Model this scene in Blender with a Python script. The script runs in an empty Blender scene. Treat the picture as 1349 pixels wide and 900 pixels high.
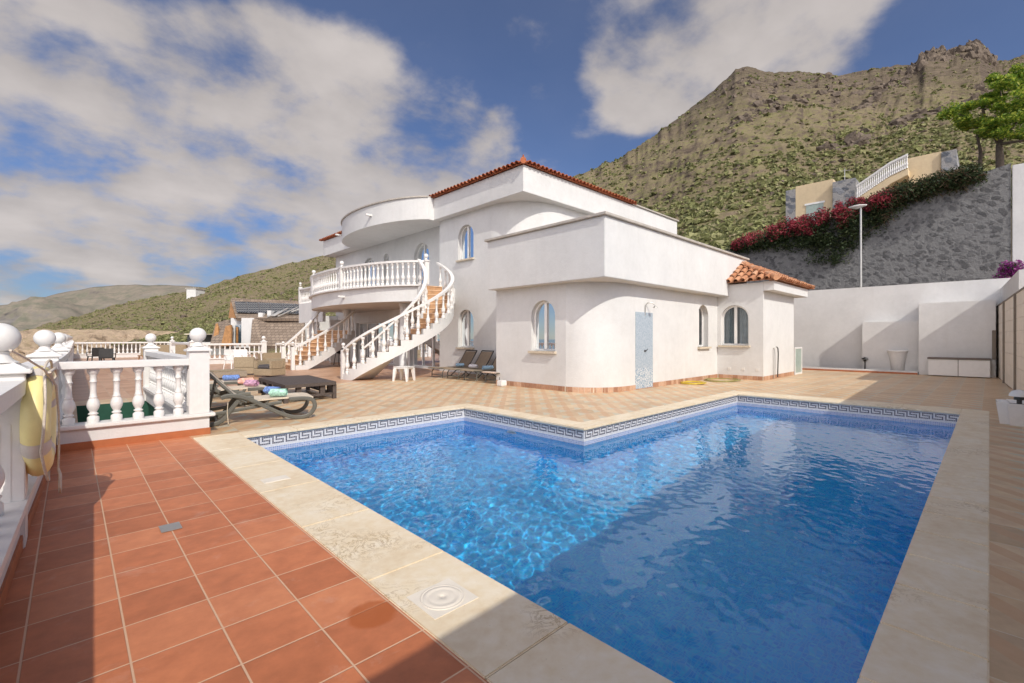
import bpy, bmesh, math, random
from mathutils import Vector, Matrix, noise
from mathutils.geometry import tessellate_polygon
R = math.radians
random.seed(11)
scene = bpy.context.scene
col = scene.collection

# ------------------------------------------------------------------ camera
EYE = 1.35
FPX = 604.6
HZ = 445.0
YAW = R(46.13)
FW = Vector((math.cos(YAW), math.sin(YAW), 0))
RT = Vector((math.sin(YAW), -math.cos(YAW), 0))
cam_d = bpy.data.cameras.new('camera')
cam = bpy.data.objects.new('camera', cam_d)
col.objects.link(cam)
cam.location = (0, 0, EYE)
cam.rotation_euler = (R(90), 0, YAW - R(90))
cam_d.sensor_width = 36
cam_d.lens = 36 * FPX / 1349
cam_d.shift_y = (HZ - 450) / 1349
cam_d.clip_start = 0.05
cam_d.clip_end = 6000
scene.camera = cam

# ------------------------------------------------------------------ light
SUN = Vector((-0.33, -1.15, 1.0)).normalized()
SUN_EL = math.asin(SUN.z)
SUN_AZ = math.atan2(SUN.x, SUN.y)
SKY_STRENGTH = 0.10
sun_d = bpy.data.lights.new('sun', 'SUN')
sun_d.energy = 2.35
sun_d.angle = R(0.5)
sun_d.color = (1.0, 0.95, 0.86)
sun = bpy.data.objects.new('sun', sun_d)
col.objects.link(sun)
sun.rotation_euler = SUN.to_track_quat('Z', 'Y').to_euler()
sun.location = (0, -10, 30)

scene.view_settings.view_transform = 'Standard'
scene.view_settings.look = 'None'
scene.view_settings.gamma = 1
scene.view_settings.exposure = 0.46
scene.render.engine = 'CYCLES'
scene.cycles.use_denoising = True
scene.cycles.max_bounces = 9
scene.cycles.transparent_max_bounces = 12
scene.cycles.caustics_reflective = False
scene.cycles.caustics_refractive = True
scene.cycles.sample_clamp_indirect = 6


def dirpx(px, py):
    return (FW + (px - 674.5) / FPX * RT + Vector((0, 0, (HZ - py) / FPX)))


world = bpy.data.worlds.new('World')
scene.world = world
world.use_nodes = True
wt = world.node_tree
for n in list(wt.nodes):
    wt.nodes.remove(n)


def wnode(t, **k):
    n = wt.nodes.new(t)
    for a, b in k.items():
        setattr(n, a, b)
    return n


def wmath(op, a, b=None, c=None, clamp=False):
    n = wt.nodes.new('ShaderNodeMath')
    n.operation = op
    n.use_clamp = clamp
    for i, v in enumerate((a, b, c)):
        if v is None:
            continue
        if isinstance(v, (int, float)):
            n.inputs[i].default_value = v
        else:
            wt.links.new(v, n.inputs[i])
    return n.outputs[0]


out = wnode('ShaderNodeOutputWorld')
bg = wnode('ShaderNodeBackground')
bg.inputs['Strength'].default_value = SKY_STRENGTH
wt.links.new(bg.outputs[0], out.inputs[0])
sky = wnode('ShaderNodeTexSky', sky_type='NISHITA', sun_disc=False, sun_elevation=SUN_EL, sun_rotation=SUN_AZ,
            air_density=0.9, dust_density=0.15, ozone_density=4.0, altitude=1500)
hs = wnode('ShaderNodeHueSaturation')
hs.inputs['Saturation'].default_value = 1.12
hs.inputs['Value'].default_value = 0.80
wt.links.new(sky.outputs[0], hs.inputs['Color'])
tc = wnode('ShaderNodeTexCoord')
sep = wnode('ShaderNodeSeparateXYZ')
wt.links.new(tc.outputs['Generated'], sep.inputs[0])
zz = wmath('ADD', wmath('MAXIMUM', sep.outputs[2], 0.0), 0.30)
cx_ = wmath('DIVIDE', sep.outputs[0], zz)
cy_ = wmath('DIVIDE', sep.outputs[1], zz)
cmb = wnode('ShaderNodeCombineXYZ')
wt.links.new(cx_, cmb.inputs[0])
wt.links.new(cy_, cmb.inputs[1])
n1 = wnode('ShaderNodeTexNoise')
n1.inputs['Scale'].default_value = 3.3
n1.inputs['Detail'].default_value = 12
n1.inputs['Roughness'].default_value = 0.57
n1.inputs['Distortion'].default_value = 0.1
wt.links.new(cmb.outputs[0], n1.inputs['Vector'])
# broad cloud banks, placed by direction in the sky
BLOBS = [  # px, py, radius (in tan units), weight
    (30, 50, .20, .9), (110, 80, .12, .7), (60, 170, .13, .55), (20, 235, .15, .8), (110, 235, .13, .8), (200, 150, .13, .8), (190, 90, .10, .6), (290, 70, .13, .75),
    (350, 50, .10, .6), (240, 210, .16, 1.0), (330, 190, .20, 1.0), (420, 150, .13, .8), (430, 240, .19, 1.0), (520, 220, .17, 1.0), (600, 190, .11, .9), (640, 190, .09, .8),
    (560, 260, .12, .8), (320, 260, .12, .8), (480, 100, .09, .45), (60, 330, .10, .95), (150, 335, .09, .9), (230, 340, .08, .75), (300, 325, .11, .95), (380, 325, .11, .9), (440, 320, .10, .8),
    (20, 345, .10, .8), (690, 55, .07, .42), (660, 30, .06, .35), (702, 95, .06, .35), (860, 110, .12, .9), (900, 60, .16, 1.0), (830, 150, .06, .6), (1000, 20, .17, 1.0), (1100, 5, .13, .8), (960, 60, .14, .9),
    (800, 30, .08, .45), (780, 90, .05, .4), (1050, 40, .10, .6), (760, 190, .07, .3)]
acc = None
for px, py, rad, wgt in BLOBS:
    d = dirpx(px, py).normalized()
    vs = wnode('ShaderNodeVectorMath', operation='DISTANCE')
    wt.links.new(tc.outputs['Generated'], vs.inputs[0])
    vs.inputs[1].default_value = d
    cosf = FW.dot(d)
    rr = rad * cosf * 0.95
    # wgt * exp(-(dist/r)^2)
    q = wmath('DIVIDE', vs.outputs['Value'], rr)
    q = wmath('MULTIPLY', q, q)
    q = wmath('MULTIPLY', q, -1.0)
    q = wmath('EXPONENT', q)
    q = wmath('MULTIPLY', q, wgt)
    acc = q if acc is None else wmath('ADD', acc, q)
# unseen bright cloud added behind the camera, on the sun's side, as ambient fill
dotf = wnode('ShaderNodeVectorMath', operation='DOT_PRODUCT')
wt.links.new(tc.outputs['Generated'], dotf.inputs[0])
dotf.inputs[1].default_value = FW
back = wnode('ShaderNodeMapRange', interpolation_type='SMOOTHSTEP')
wt.links.new(dotf.outputs['Value'], back.inputs['Value'])
back.inputs['From Min'].default_value = 0.15
back.inputs['From Max'].default_value = -0.45
acc = wmath('MINIMUM', wmath('ADD', acc, wmath('MULTIPLY', back.outputs[0], 0.75)), 1.0)
nzz = wmath('ADD', wmath('MULTIPLY', wmath('SUBTRACT', n1.outputs['Fac'], 0.5), 1.6), 0.5)
dens = wmath('ADD', nzz, wmath('MULTIPLY', acc, 0.56))
mr = wnode('ShaderNodeMapRange', interpolation_type='SMOOTHSTEP')
mr.inputs['From Min'].default_value = 0.74
mr.inputs['From Max'].default_value = 1.14
mr.inputs['To Min'].default_value = 0.085
mr.inputs['To Max'].default_value = 0.95
wt.links.new(dens, mr.inputs['Value'])
n2 = wnode('ShaderNodeTexNoise')
n2.inputs['Scale'].default_value = 3.2
n2.inputs['Detail'].default_value = 6
wt.links.new(cmb.outputs[0], n2.inputs['Vector'])
cr = wnode('ShaderNodeValToRGB')
cr.color_ramp.elements[0].position = 0.30
cr.color_ramp.elements[0].color = (3.0, 2.75, 2.65, 1)
cr.color_ramp.elements[1].position = 0.68
cr.color_ramp.elements[1].color = (4.7, 4.3, 4.1, 1)
wt.links.new(n2.outputs['Fac'], cr.inputs['Fac'])
mixc = wnode('ShaderNodeMix', data_type='RGBA')
wt.links.new(mr.outputs[0], mixc.inputs['Factor'])
hzr = wnode('ShaderNodeMapRange', interpolation_type='SMOOTHSTEP')
wt.links.new(sep.outputs[2], hzr.inputs['Value'])
hzr.inputs['From Min'].default_value = 0.0
hzr.inputs['From Max'].default_value = 0.30
hzm = wnode('ShaderNodeMix', data_type='RGBA')
wt.links.new(hzr.outputs[0], hzm.inputs['Factor'])
hzm.inputs['A'].default_value = (0.52, 0.50, 0.52, 1)
hzm.inputs['B'].default_value = (1.12, 0.98, 1.02, 1)
hzx = wnode('ShaderNodeMix', data_type='RGBA', blend_type='MULTIPLY')
hzx.inputs['Factor'].default_value = 1.0
wt.links.new(hs.outputs[0], hzx.inputs['A'])
wt.links.new(hzm.outputs['Result'], hzx.inputs['B'])
wt.links.new(hzx.outputs['Result'], mixc.inputs['A'])
vm = wnode('ShaderNodeVectorMath', operation='SCALE')
wt.links.new(cr.outputs[0], vm.inputs[0])
wt.links.new(wmath('ADD', wmath('MULTIPLY', back.outputs[0], 4.6), 1.0), vm.inputs['Scale'])  # brightens the added cloud behind the camera
wt.links.new(vm.outputs[0], mixc.inputs['B'])
wt.links.new(mixc.outputs['Result'], bg.inputs['Color'])
try:
    world.cycles.sampling_method = 'MANUAL'
    world.cycles.sample_map_resolution = 512
except Exception:
    pass


# ------------------------------------------------------------------ materials
class NT:
    def __init__(s, name):
        s.m = bpy.data.materials.new(name)
        s.m.use_nodes = True
        s.t = s.m.node_tree
        s.b = s.t.nodes['Principled BSDF']
        s.out = s.t.nodes['Material Output']
        s._tc = None

    def n(s, t, ins=None, **k):
        n = s.t.nodes.new(t)
        for a, b in k.items():
            setattr(n, a, b)
        for a, b in (ins or {}).items():
            s.set(n.inputs[a], b)
        return n

    def set(s, sock, v):
        if isinstance(v, bpy.types.NodeSocket):
            s.t.links.new(v, sock)
        elif isinstance(v, bpy.types.Node):
            s.t.links.new(v.outputs[0], sock)
        else:
            sock.default_value = v

    def obj(s):
        if not s._tc:
            s._tc = s.t.nodes.new('ShaderNodeTexCoord')
        return s._tc.outputs['Object']

    def geo(s):
        g = s.t.nodes.new('ShaderNodeNewGeometry')
        return g.outputs['Position']

    def noise(s, scale, detail=5, rough=.55, vec=None, dist=0):
        return s.n('ShaderNodeTexNoise', {'Vector': vec or s.geo(), 'Scale': scale, 'Detail': detail, 'Roughness': rough, 'Distortion': dist}).outputs['Fac']

    def math(s, op, a, b=0.0, clamp=False):
        n = s.t.nodes.new('ShaderNodeMath')
        n.operation = op
        n.use_clamp = clamp
        s.set(n.inputs[0], a)
        s.set(n.inputs[1], b)
        return n.outputs[0]

    def ramp(s, fac, stops, interp='LINEAR'):
        r = s.t.nodes.new('ShaderNodeValToRGB')
        r.color_ramp.interpolation = interp
        e = r.color_ramp.elements
        while len(e) < len(stops):
            e.new(0.5)
        for i, (p, c) in enumerate(stops):
            e[i].position = p
            e[i].color = (c[0], c[1], c[2], 1) if len(c) == 3 else c
        s.set(r.inputs['Fac'], fac)
        return r.outputs['Color']

    def mix(s, fac, a, b, mode='MIX'):
        m = s.n('ShaderNodeMix', data_type='RGBA', blend_type=mode)
        s.set(m.inputs['Factor'], fac)
        for k, v in (('A', a), ('B', b)):
            if isinstance(v, tuple) and len(v) == 3:
                v = (*v, 1)
            s.set([i for i in m.inputs if i.name == k and i.type == 'RGBA'][0], v)
        return [o for o in m.outputs if o.type == 'RGBA'][0]

    def bump(s, h, strength=.3, dist=.01):
        b = s.n('ShaderNodeBump', {'Height': h, 'Strength': strength, 'Distance': dist})
        s.t.links.new(b.outputs[0], s.b.inputs['Normal'])
        return b

    def base(s, c, rough=.7, metal=0., spec=.5):
        if isinstance(c, tuple) and len(c) == 3:
            c = (*c, 1)
        s.set(s.b.inputs['Base Color'], c)
        s.set(s.b.inputs['Roughness'], rough)
        s.b.inputs['Metallic'].default_value = metal
        s.b.inputs['Specular IOR Level'].default_value = spec
        return s


def simple(name, c, rough=.6, metal=0., var=.12, vs=8., bump=0., bs=60., spec=.5):
    m = NT(name)
    a = tuple(max(0, x * (1 - var)) for x in c)
    b = tuple(min(1, x * (1 + var)) for x in c)
    f = m.noise(vs, 4)
    m.base(m.ramp(f, [(.3, a), (.7, b)]), rough, metal, spec)
    if bump:
        m.bump(m.noise(bs, 3), bump, .005)
    return m.m


M = {}


def stucco(name, c, stain=(.55, .52, .47)):
    m = NT(name)
    p = m.geo()
    big = m.noise(.9, 5, .6, p)
    fine = m.noise(35, 4, .6, p)
    sp = m.n('ShaderNodeSeparateXYZ', {0: p})
    low = m.n('ShaderNodeMapRange', {'Value': sp.outputs[2], 'From Min': 0.0, 'From Max': .55, 'To Min': .30, 'To Max': 0.0})
    blot = m.math('MULTIPLY', m.ramp(m.noise(2.6, 7, .7, p), [(.52, (0, 0, 0)), (.72, (1, 1, 1))]), low.outputs[0])
    # faint vertical rain streaks
    mp = m.n('ShaderNodeMapping', {'Vector': p, 'Scale': (5., 5., .35)})
    st = m.math('MULTIPLY', m.ramp(m.noise(1.0, 4, .6, mp.outputs[0]), [(.52, (0, 0, 0)), (.76, (1, 1, 1))]), .16)
    c1 = m.mix(m.ramp(big, [(.3, (0, 0, 0)), (.7, (1, 1, 1))]), tuple(x * .88 for x in c), c)
    hf = m.noise(7, 6, .7, p)
    c1 = m.mix(.12, c1, m.ramp(hf, [(.35, (.3, .3, .3)), (.65, (.7, .7, .7))]), 'OVERLAY')
    c2 = m.mix(m.math('ADD', blot, st, True), c1, stain)
    m.base(c2, .88, 0, .25)
    m.bump(m.math('ADD', fine, m.math('ADD', m.math('MULTIPLY', big, 2.5), m.math('MULTIPLY', hf, 1.5))), .38, .008)
    return m.m


M['white'] = stucco('white_render', (.71, .705, .69))
M['whitebal'] = simple('white_painted_concrete', (.74, .72, .69), .5, 0, .04, 12, .12, 90)
M['cream'] = stucco('cream_render', (.74, .59, .38), (.45, .36, .25))
M['sill'] = simple('cream_sill_stone', (.60, .52, .40), .6, 0, .12, 20)
M['frame'] = simple('white_window_frame', (.84, .83, .80), .35, 0, .03)
M['metal'] = simple('chrome', (.55, .55, .54), .25, 1., .05)
M['dark'] = simple('black_plastic', (.02, .02, .02), .4)
M['plastic_w'] = simple('white_plastic', (.78, .77, .75), .35, 0, .03)
M['greyroof'] = simple('roof_lip_grey', (.46, .42, .37), .7, 0, .15, 6)
M['lid'] = simple('cream_abs_lid', (.80, .73, .62), .4, 0, .05)
M['rug'] = simple('cloth_dark', (.10, .09, .085), .9)


def glass_mat():
    m = NT('window_glass')
    lw = m.n('ShaderNodeFresnel', {'IOR': 1.55})
    gl = m.n('ShaderNodeBsdfGlossy', {'Color': (.9, .95, 1, 1), 'Roughness': .02})
    tr = m.n('ShaderNodeBsdfTransparent', {'Color': (.55, .64, .70, 1)})
    f = m.math('ADD', lw.outputs[0], .05, True)
    mx = m.n('ShaderNodeMixShader', {0: f, 1: tr.outputs[0], 2: gl.outputs[0]})
    m.t.links.new(mx.outputs[0], m.out.inputs[0])
    return m.m


M['glass'] = glass_mat()
M['curtain'] = simple('curtain_cloth', (.55, .53, .50), .9, 0, .15, 5)
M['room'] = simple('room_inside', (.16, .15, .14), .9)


def floor_brick(name, sx, sy, offx, offy, cols, grout, gw, rough, mottle=.18, stagger=0., bumpd=.003, rot=0.):
    """square tiles from real positions: checks cell coordinates and a per tile shade"""
    m = NT(name)
    p = m.geo()
    mp = m.n('ShaderNodeMapping', {'Vector': p, 'Location': (-offx / sx, -offy / sy, 0), 'Scale': (1 / sx, 1 / sy, 1), 'Rotation': (0, 0, rot)})
    sp = m.n('ShaderNodeSeparateXYZ', {0: mp.outputs[0]})
    ux, uy = sp.outputs[0], sp.outputs[1]
    if stagger:
        ux = m.math('ADD', ux, m.math('MULTIPLY', m.math('FLOOR', uy), stagger))
    fx = m.math('FLOOR', ux)
    fy = m.math('FLOOR', uy)
    rx = m.math('SUBTRACT', ux, fx)
    ry = m.math('SUBTRACT', uy, fy)
    ex = m.math('MULTIPLY', m.math('MINIMUM', rx, m.math('SUBTRACT', 1.0, rx)), sx)
    ey = m.math('MULTIPLY', m.math('MINIMUM', ry, m.math('SUBTRACT', 1.0, ry)), sy)
    e = m.math('MINIMUM', ex, ey)
    g = m.n('ShaderNodeMapRange', {'Value': e, 'From Min': gw * .45, 'From Max': gw * .75, 'To Min': 1., 'To Max': 0.})
    cell = m.n('ShaderNodeCombineXYZ', {0: fx, 1: fy})
    wn = m.n('ShaderNodeTexWhiteNoise', {'Vector': cell.outputs[0]}, noise_dimensions='2D')
    base = m.ramp(wn.outputs['Value'], cols)
    mot = m.noise(9, 7, .62, p)
    base = m.mix(mottle, base, m.ramp(mot, [(.3, (.15, .15, .15)), (.7, (.95, .95, .95))]), 'OVERLAY')
    big = m.noise(1.3, 5, .6, p)
    base = m.mix(.16, base, m.ramp(big, [(.35, (.25, .25, .25)), (.65, (.75, .75, .75))]), 'OVERLAY')
    c = m.mix(g.outputs[0], base, grout)
    m.base(c, rough, 0, .4)
    h = m.math('ADD', m.math('MULTIPLY', g.outputs[0], -1.0), m.math('MULTIPLY', mot, .18))
    m.bump(h, .7, bumpd)
    return m, c, p


m, c, p = floor_brick('terracotta_floor_tile', .33, .3285, .18, 2.47,
                      [(0, (.44, .145, .062)), (.5, (.52, .175, .076)), (1, (.58, .215, .10))], (.66, .42, .27), .007, .52)
# worn chalky blotches of dried pool water and the orange wet stain by the coping
sc = m.ramp(m.noise(3.4, 8, .68, p, .4), [(.58, (0, 0, 0)), (.74, (1, 1, 1))])
c = m.mix(m.math('MULTIPLY', sc, .22), c, (.72, .62, .54))
dst = m.n('ShaderNodeVectorMath', {0: p, 1: (1.06, 2.09, 0)}, operation='DISTANCE')
sm = m.n('ShaderNodeMapRange', {'Value': m.math('ADD', dst.outputs['Value'], m.math('MULTIPLY', m.noise(14, 4, .6, p), .05)), 'From Min': .125, 'From Max': .15, 'To Min': .75, 'To Max': 0})
c = m.mix(sm.outputs[0], c, (.40, .10, .02))
m.set(m.b.inputs['Base Color'], c)
M['terracotta'] = m.m

# beige terrace: square tiles with inlaid diagonal band in a lighter and pinker tone
m, c, p = floor_brick('beige_terrace_tile', .44, .44, .0, .1,
                      [(0, (.50, .345, .20)), (.4, (.60, .425, .25)), (.7, (.66, .48, .30)), (1, (.56, .38, .21))], (.64, .53, .38), .008, .45)
mp = m.n('ShaderNodeMapping', {'Vector': p, 'Scale': (1 / .44, 1 / .44, 1), 'Location': (0, -.1 / .44, 0)})
sp = m.n('ShaderNodeSeparateXYZ', {0: mp.outputs[0]})
fx = m.math('FRACT', sp.outputs[0])
fy = m.math('FRACT', sp.outputs[1])
dg = m.math('ABSOLUTE', m.math('SUBTRACT', fx, fy))
band = m.n('ShaderNodeMapRange', {'Value': dg, 'From Min': .17, 'From Max': .185, 'To Min': .6, 'To Max': 0})
c2 = m.mix(band.outputs[0], c, (.55, .31, .16))
corner = m.math('MULTIPLY', m.math('GREATER_THAN', m.math('SUBTRACT', fx, fy), .50), .8)
c2 = m.mix(corner, c2, (.52, .50, .40))
wvn = m.noise(1.2, 6, .65, p)
c2 = m.mix(m.math('MULTIPLY', m.ramp(wvn, [(.45, (0, 0, 0)), (.75, (1, 1, 1))]), .25), c2, (.66, .56, .42))
m.set(m.b.inputs['Base Color'], c2)
M['beige'] = m.m


def travertine():
    m = NT('travertine_coping')
    p = m.geo()
    a = m.noise(2.2, 7, .62, p, .5)
    b = m.noise(14, 6, .6, p)
    base = m.ramp(a, [(.25, (.68, .54, .36)), (.5, (.77, .65, .47)), (.75, (.82, .73, .57))])
    base = m.mix(.25, base, m.ramp(b, [(.3, (.25, .25, .25)), (.7, (.8, .8, .8))]), 'OVERLAY')
    # tan fossil swirls, only in places
    mu = m.noise(5.5, 8, .7, p, 2.2)
    ring = m.ramp(mu, [(.47, (0, 0, 0)), (.5, (1, 1, 1)), (.53, (0, 0, 0))])
    where = m.ramp(m.noise(1.1, 3, .5, p), [(.53, (0, 0, 0)), (.64, (1, 1, 1))])
    f = m.math('MULTIPLY', m.math('MULTIPLY', ring, where), .95)
    c = m.mix(f, base, (.40, .27, .13))
    pits = m.ramp(m.n('ShaderNodeTexVoronoi', {'Vector': p, 'Scale': 26, 'Randomness': 1.0}).outputs['Distance'], [(.03, (1, 1, 1)), (.09, (0, 0, 0))])
    pw = m.math('MULTIPLY', pits, m.ramp(m.noise(4, 5, .6, p), [(.5, (0, 0, 0)), (.62, (.55, .55, .55))]))
    c = m.mix(pw, c, (.24, .19, .13))
    m.base(c, .6, 0, .35)
    m.bump(m.math('SUBTRACT', b, m.math('MULTIPLY', pw, 1.5)), .25, .004)
    return m.m


M['coping'] = travertine()


def mosaic(name, cols, s=.025, grout=(.20, .36, .52), gw=.0028, rough=.25, pool=False):
    m = NT(name)
    p = m.geo()
    mp = m.n('ShaderNodeMapping', {'Vector': p, 'Scale': (1 / s, 1 / s, 1 / s), 'Location': (.013, .013, .013)})
    fl = m.n('ShaderNodeVectorMath', {0: mp.outputs[0]}, operation='FLOOR')
    fr = m.n('ShaderNodeVectorMath', {0: mp.outputs[0]}, operation='FRACTION')
    wn = m.n('ShaderNodeTexWhiteNoise', {'Vector': fl.outputs[0]}, noise_dimensions='3D')
    base = m.ramp(wn.outputs['Value'], cols)
    nrm = m.n('ShaderNodeNewGeometry')
    an = m.n('ShaderNodeVectorMath', {0: nrm.outputs['True Normal']}, operation='ABSOLUTE')
    # distance to the cell border, ignoring the axis of the face normal
    sub = m.n('ShaderNodeVectorMath', {0: fr.outputs[0], 1: (.5, .5, .5)}, operation='SUBTRACT')
    ab = m.n('ShaderNodeVectorMath', {0: sub.outputs[0]}, operation='ABSOLUTE')
    sc_ = m.n('ShaderNodeVectorMath', {0: ab.outputs[0], 1: an.outputs[0]}, operation='SUBTRACT')
    sp = m.n('ShaderNodeSeparateXYZ', {0: sc_.outputs[0]})
    mxv = m.math('MAXIMUM', m.math('MAXIMUM', sp.outputs[0], sp.outputs[1]), sp.outputs[2])
    g = m.math('GREATER_THAN', mxv, .5 - gw / s)
    c = m.mix(g, base, grout)
    m.base(c, rough, 0, .5)
    return m.m


M['pool'] = mosaic('blue_pool_mosaic', [(0, (.004, .36, .92)), (.5, (.010, .49, .99)), (.85, (.02, .58, .99)), (1, (.08, .64, .99))], .025, (.06, .52, .97))
M['poolband'] = mosaic('pale_waterline_mosaic', [(0, (.20, .27, .50)), (1, (.36, .43, .66))], .025, (.62, .64, .68))
M['keywhite'] = mosaic('white_border_mosaic', [(0, (.66, .65, .66)), (1, (.78, .77, .77))], .0225, (.62, .60, .60), .0016)
M['keydark'] = mosaic('navy_border_mosaic', [(0, (.012, .016, .05)), (1, (.03, .035, .08))], .0225, (.40, .38, .40), .0022)
M['shower'] = mosaic('shower_mosaic', [(0, (.24, .33, .42)), (.5, (.33, .42, .50)), (1, (.42, .50, .57))], .025, (.50, .54, .58))
M['showerlow'] = mosaic('shower_mosaic_speckled', [(0, (.08, .20, .36)), (.45, (.22, .36, .48)), (.7, (.60, .64, .66)), (1, (.70, .72, .72))], .025, (.55, .58, .6))


def water_mat():
    m = NT('pool_water')
    m.b.inputs['Base Color'].default_value = (.80, .99, 1.0, 1)
    m.b.inputs['Roughness'].default_value = 0.0
    m.b.inputs['IOR'].default_value = 1.33
    m.b.inputs['Transmission Weight'].default_value = 1.0
    return m.m


M['water'] = water_mat()
m = NT('terracotta_skirting')
c = m.ramp(m.n('ShaderNodeNewGeometry').outputs['Random Per Island'], [(0, (.34, .17, .10)), (.5, (.46, .26, .16)), (1, (.58, .38, .26))])
c = m.mix(.25, c, m.ramp(m.noise(20, 5, .6), [(.3, (.2, .2, .2)), (.7, (.8, .8, .8))]), 'OVERLAY')
m.base(c, .7)
M['skirt'] = m.m
M['skirt_plain'] = simple('orange_skirting', (.42, .135, .05), .55, 0, .12, 7)


def tile_mat(name, cols, moss=.2):
    m = NT(name)
    p = m.geo()
    wn = m.n('ShaderNodeNewGeometry')
    c = m.ramp(wn.outputs['Random Per Island'], cols)
    c = m.mix(.35, c, m.ramp(m.noise(9, 6, .65, p), [(.3, (.15, .15, .15)), (.7, (.85, .85, .85))]), 'OVERLAY')
    c = m.mix(m.math('MULTIPLY', m.ramp(m.noise(6, 6, .7, p), [(.56, (0, 0, 0)), (.7, (1, 1, 1))]), moss), c, (.20, .15, .10))
    m.base(c, .8)
    m.bump(m.noise(50, 3, .6, p), .3, .004)
    return m.m


M['rooftile'] = tile_mat('clay_roof_tile', [(0, (.40, .17, .08)), (.5, (.52, .25, .13)), (1, (.62, .36, .22))], .35)
M['rooftile_red'] = tile_mat('red_roof_tile', [(0, (.32, .085, .035)), (.5, (.42, .12, .05)), (1, (.50, .18, .08))])


def stone_wall(name, sc=3.2, c0=(.095, .095, .097), c1=(.19, .19, .19), mortar=(.205, .205, .203)):
    m = NT(name)
    p = m.geo()
    w = m.noise(2.2, 5, .6, p)
    off = m.n('ShaderNodeVectorMath', {0: p, 1: m.n('ShaderNodeCombineXYZ', {0: m.math('MULTIPLY', w, .5), 1: m.math('MULTIPLY', w, .7), 2: m.math('MULTIPLY', w, .6)}).outputs[0]}, operation='ADD')
    sm = m.n('ShaderNodeMapping', {'Vector': off.outputs[0], 'Scale': (1, .9, 1.15)})
    vc = m.n('ShaderNodeTexVoronoi', {'Vector': sm.outputs[0], 'Scale': sc}, feature='F1')
    sepc = m.n('ShaderNodeSeparateColor', {0: vc.outputs['Color']})
    st = m.ramp(sepc.outputs[0], [(0, c0), (.5, tuple((a + b) / 2 for a, b in zip(c0, c1))), (1, c1)])
    # mortar smeared widely over the stones: only the heart of each stone shows
    e = m.n('ShaderNodeMapRange', {'Value': m.math('ADD', vc.outputs['Distance'], m.math('MULTIPLY', m.math('SUBTRACT', m.noise(5, 6, .65, p), .5), .40)), 'From Min': .40, 'From Max': .62, 'To Min': 0., 'To Max': 1.})
    c = m.mix(e.outputs[0], st, mortar)
    c = m.mix(.35, c, m.ramp(m.noise(14, 6, .7, p), [(.3, (.2, .2, .2)), (.7, (.8, .8, .8))]), 'OVERLAY')
    m.base(c, .95, 0, .2)
    m.bump(m.math('ADD', m.math('MULTIPLY', e.outputs[0], -.4), m.noise(7, 7, .7, p)), .8, .06)
    return m.m


M['stone'] = stone_wall('volcanic_stone_wall', 4.6)
M['stone_pale'] = stone_wall('pale_stone_facing', 2.2, (.10, .11, .13), (.30, .31, .33), (.34, .33, .32))

def foliage(name, cols, rough=.55, trans=.25):
    m = NT(name)
    g = m.n('ShaderNodeNewGeometry')
    c = m.ramp(g.outputs['Random Per Island'], cols)
    m.base(c, rough, 0, .3)
    tl = m.n('ShaderNodeBsdfTranslucent', {'Color': c})
    mx = m.n('ShaderNodeMixShader', {0: trans, 1: m.b.outputs[0], 2: tl.outputs[0]})
    m.t.links.new(mx.outputs[0], m.out.inputs[0])
    return m.m


M['leaf_tree'] = foliage('tree_leaves', [(0, (.08, .15, .025)), (.4, (.19, .31, .04)), (.75, (.38, .48, .06)), (1, (.62, .62, .11))], .5, .45)
M['leaf_dark'] = foliage('creeper_leaves', [(0, (.015, .028, .012)), (.6, (.04, .065, .022)), (1, (.085, .10, .04))])
M['bract_red'] = foliage('crimson_bracts', [(0, (.16, .018, .03)), (.5, (.34, .04, .06)), (1, (.52, .10, .12))], .5, .3)
M['bract_purple'] = foliage('purple_bracts', [(0, (.22, .03, .20)), (1, (.45, .08, .36))], .5, .3)
M['twigs'] = foliage('dry_twigs', [(0, (.05, .035, .02)), (1, (.18, .12, .07))], .8, .05)
M['bark'] = simple('bark', (.13, .10, .075), .9, 0, .3, 10, .5, 30)


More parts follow.
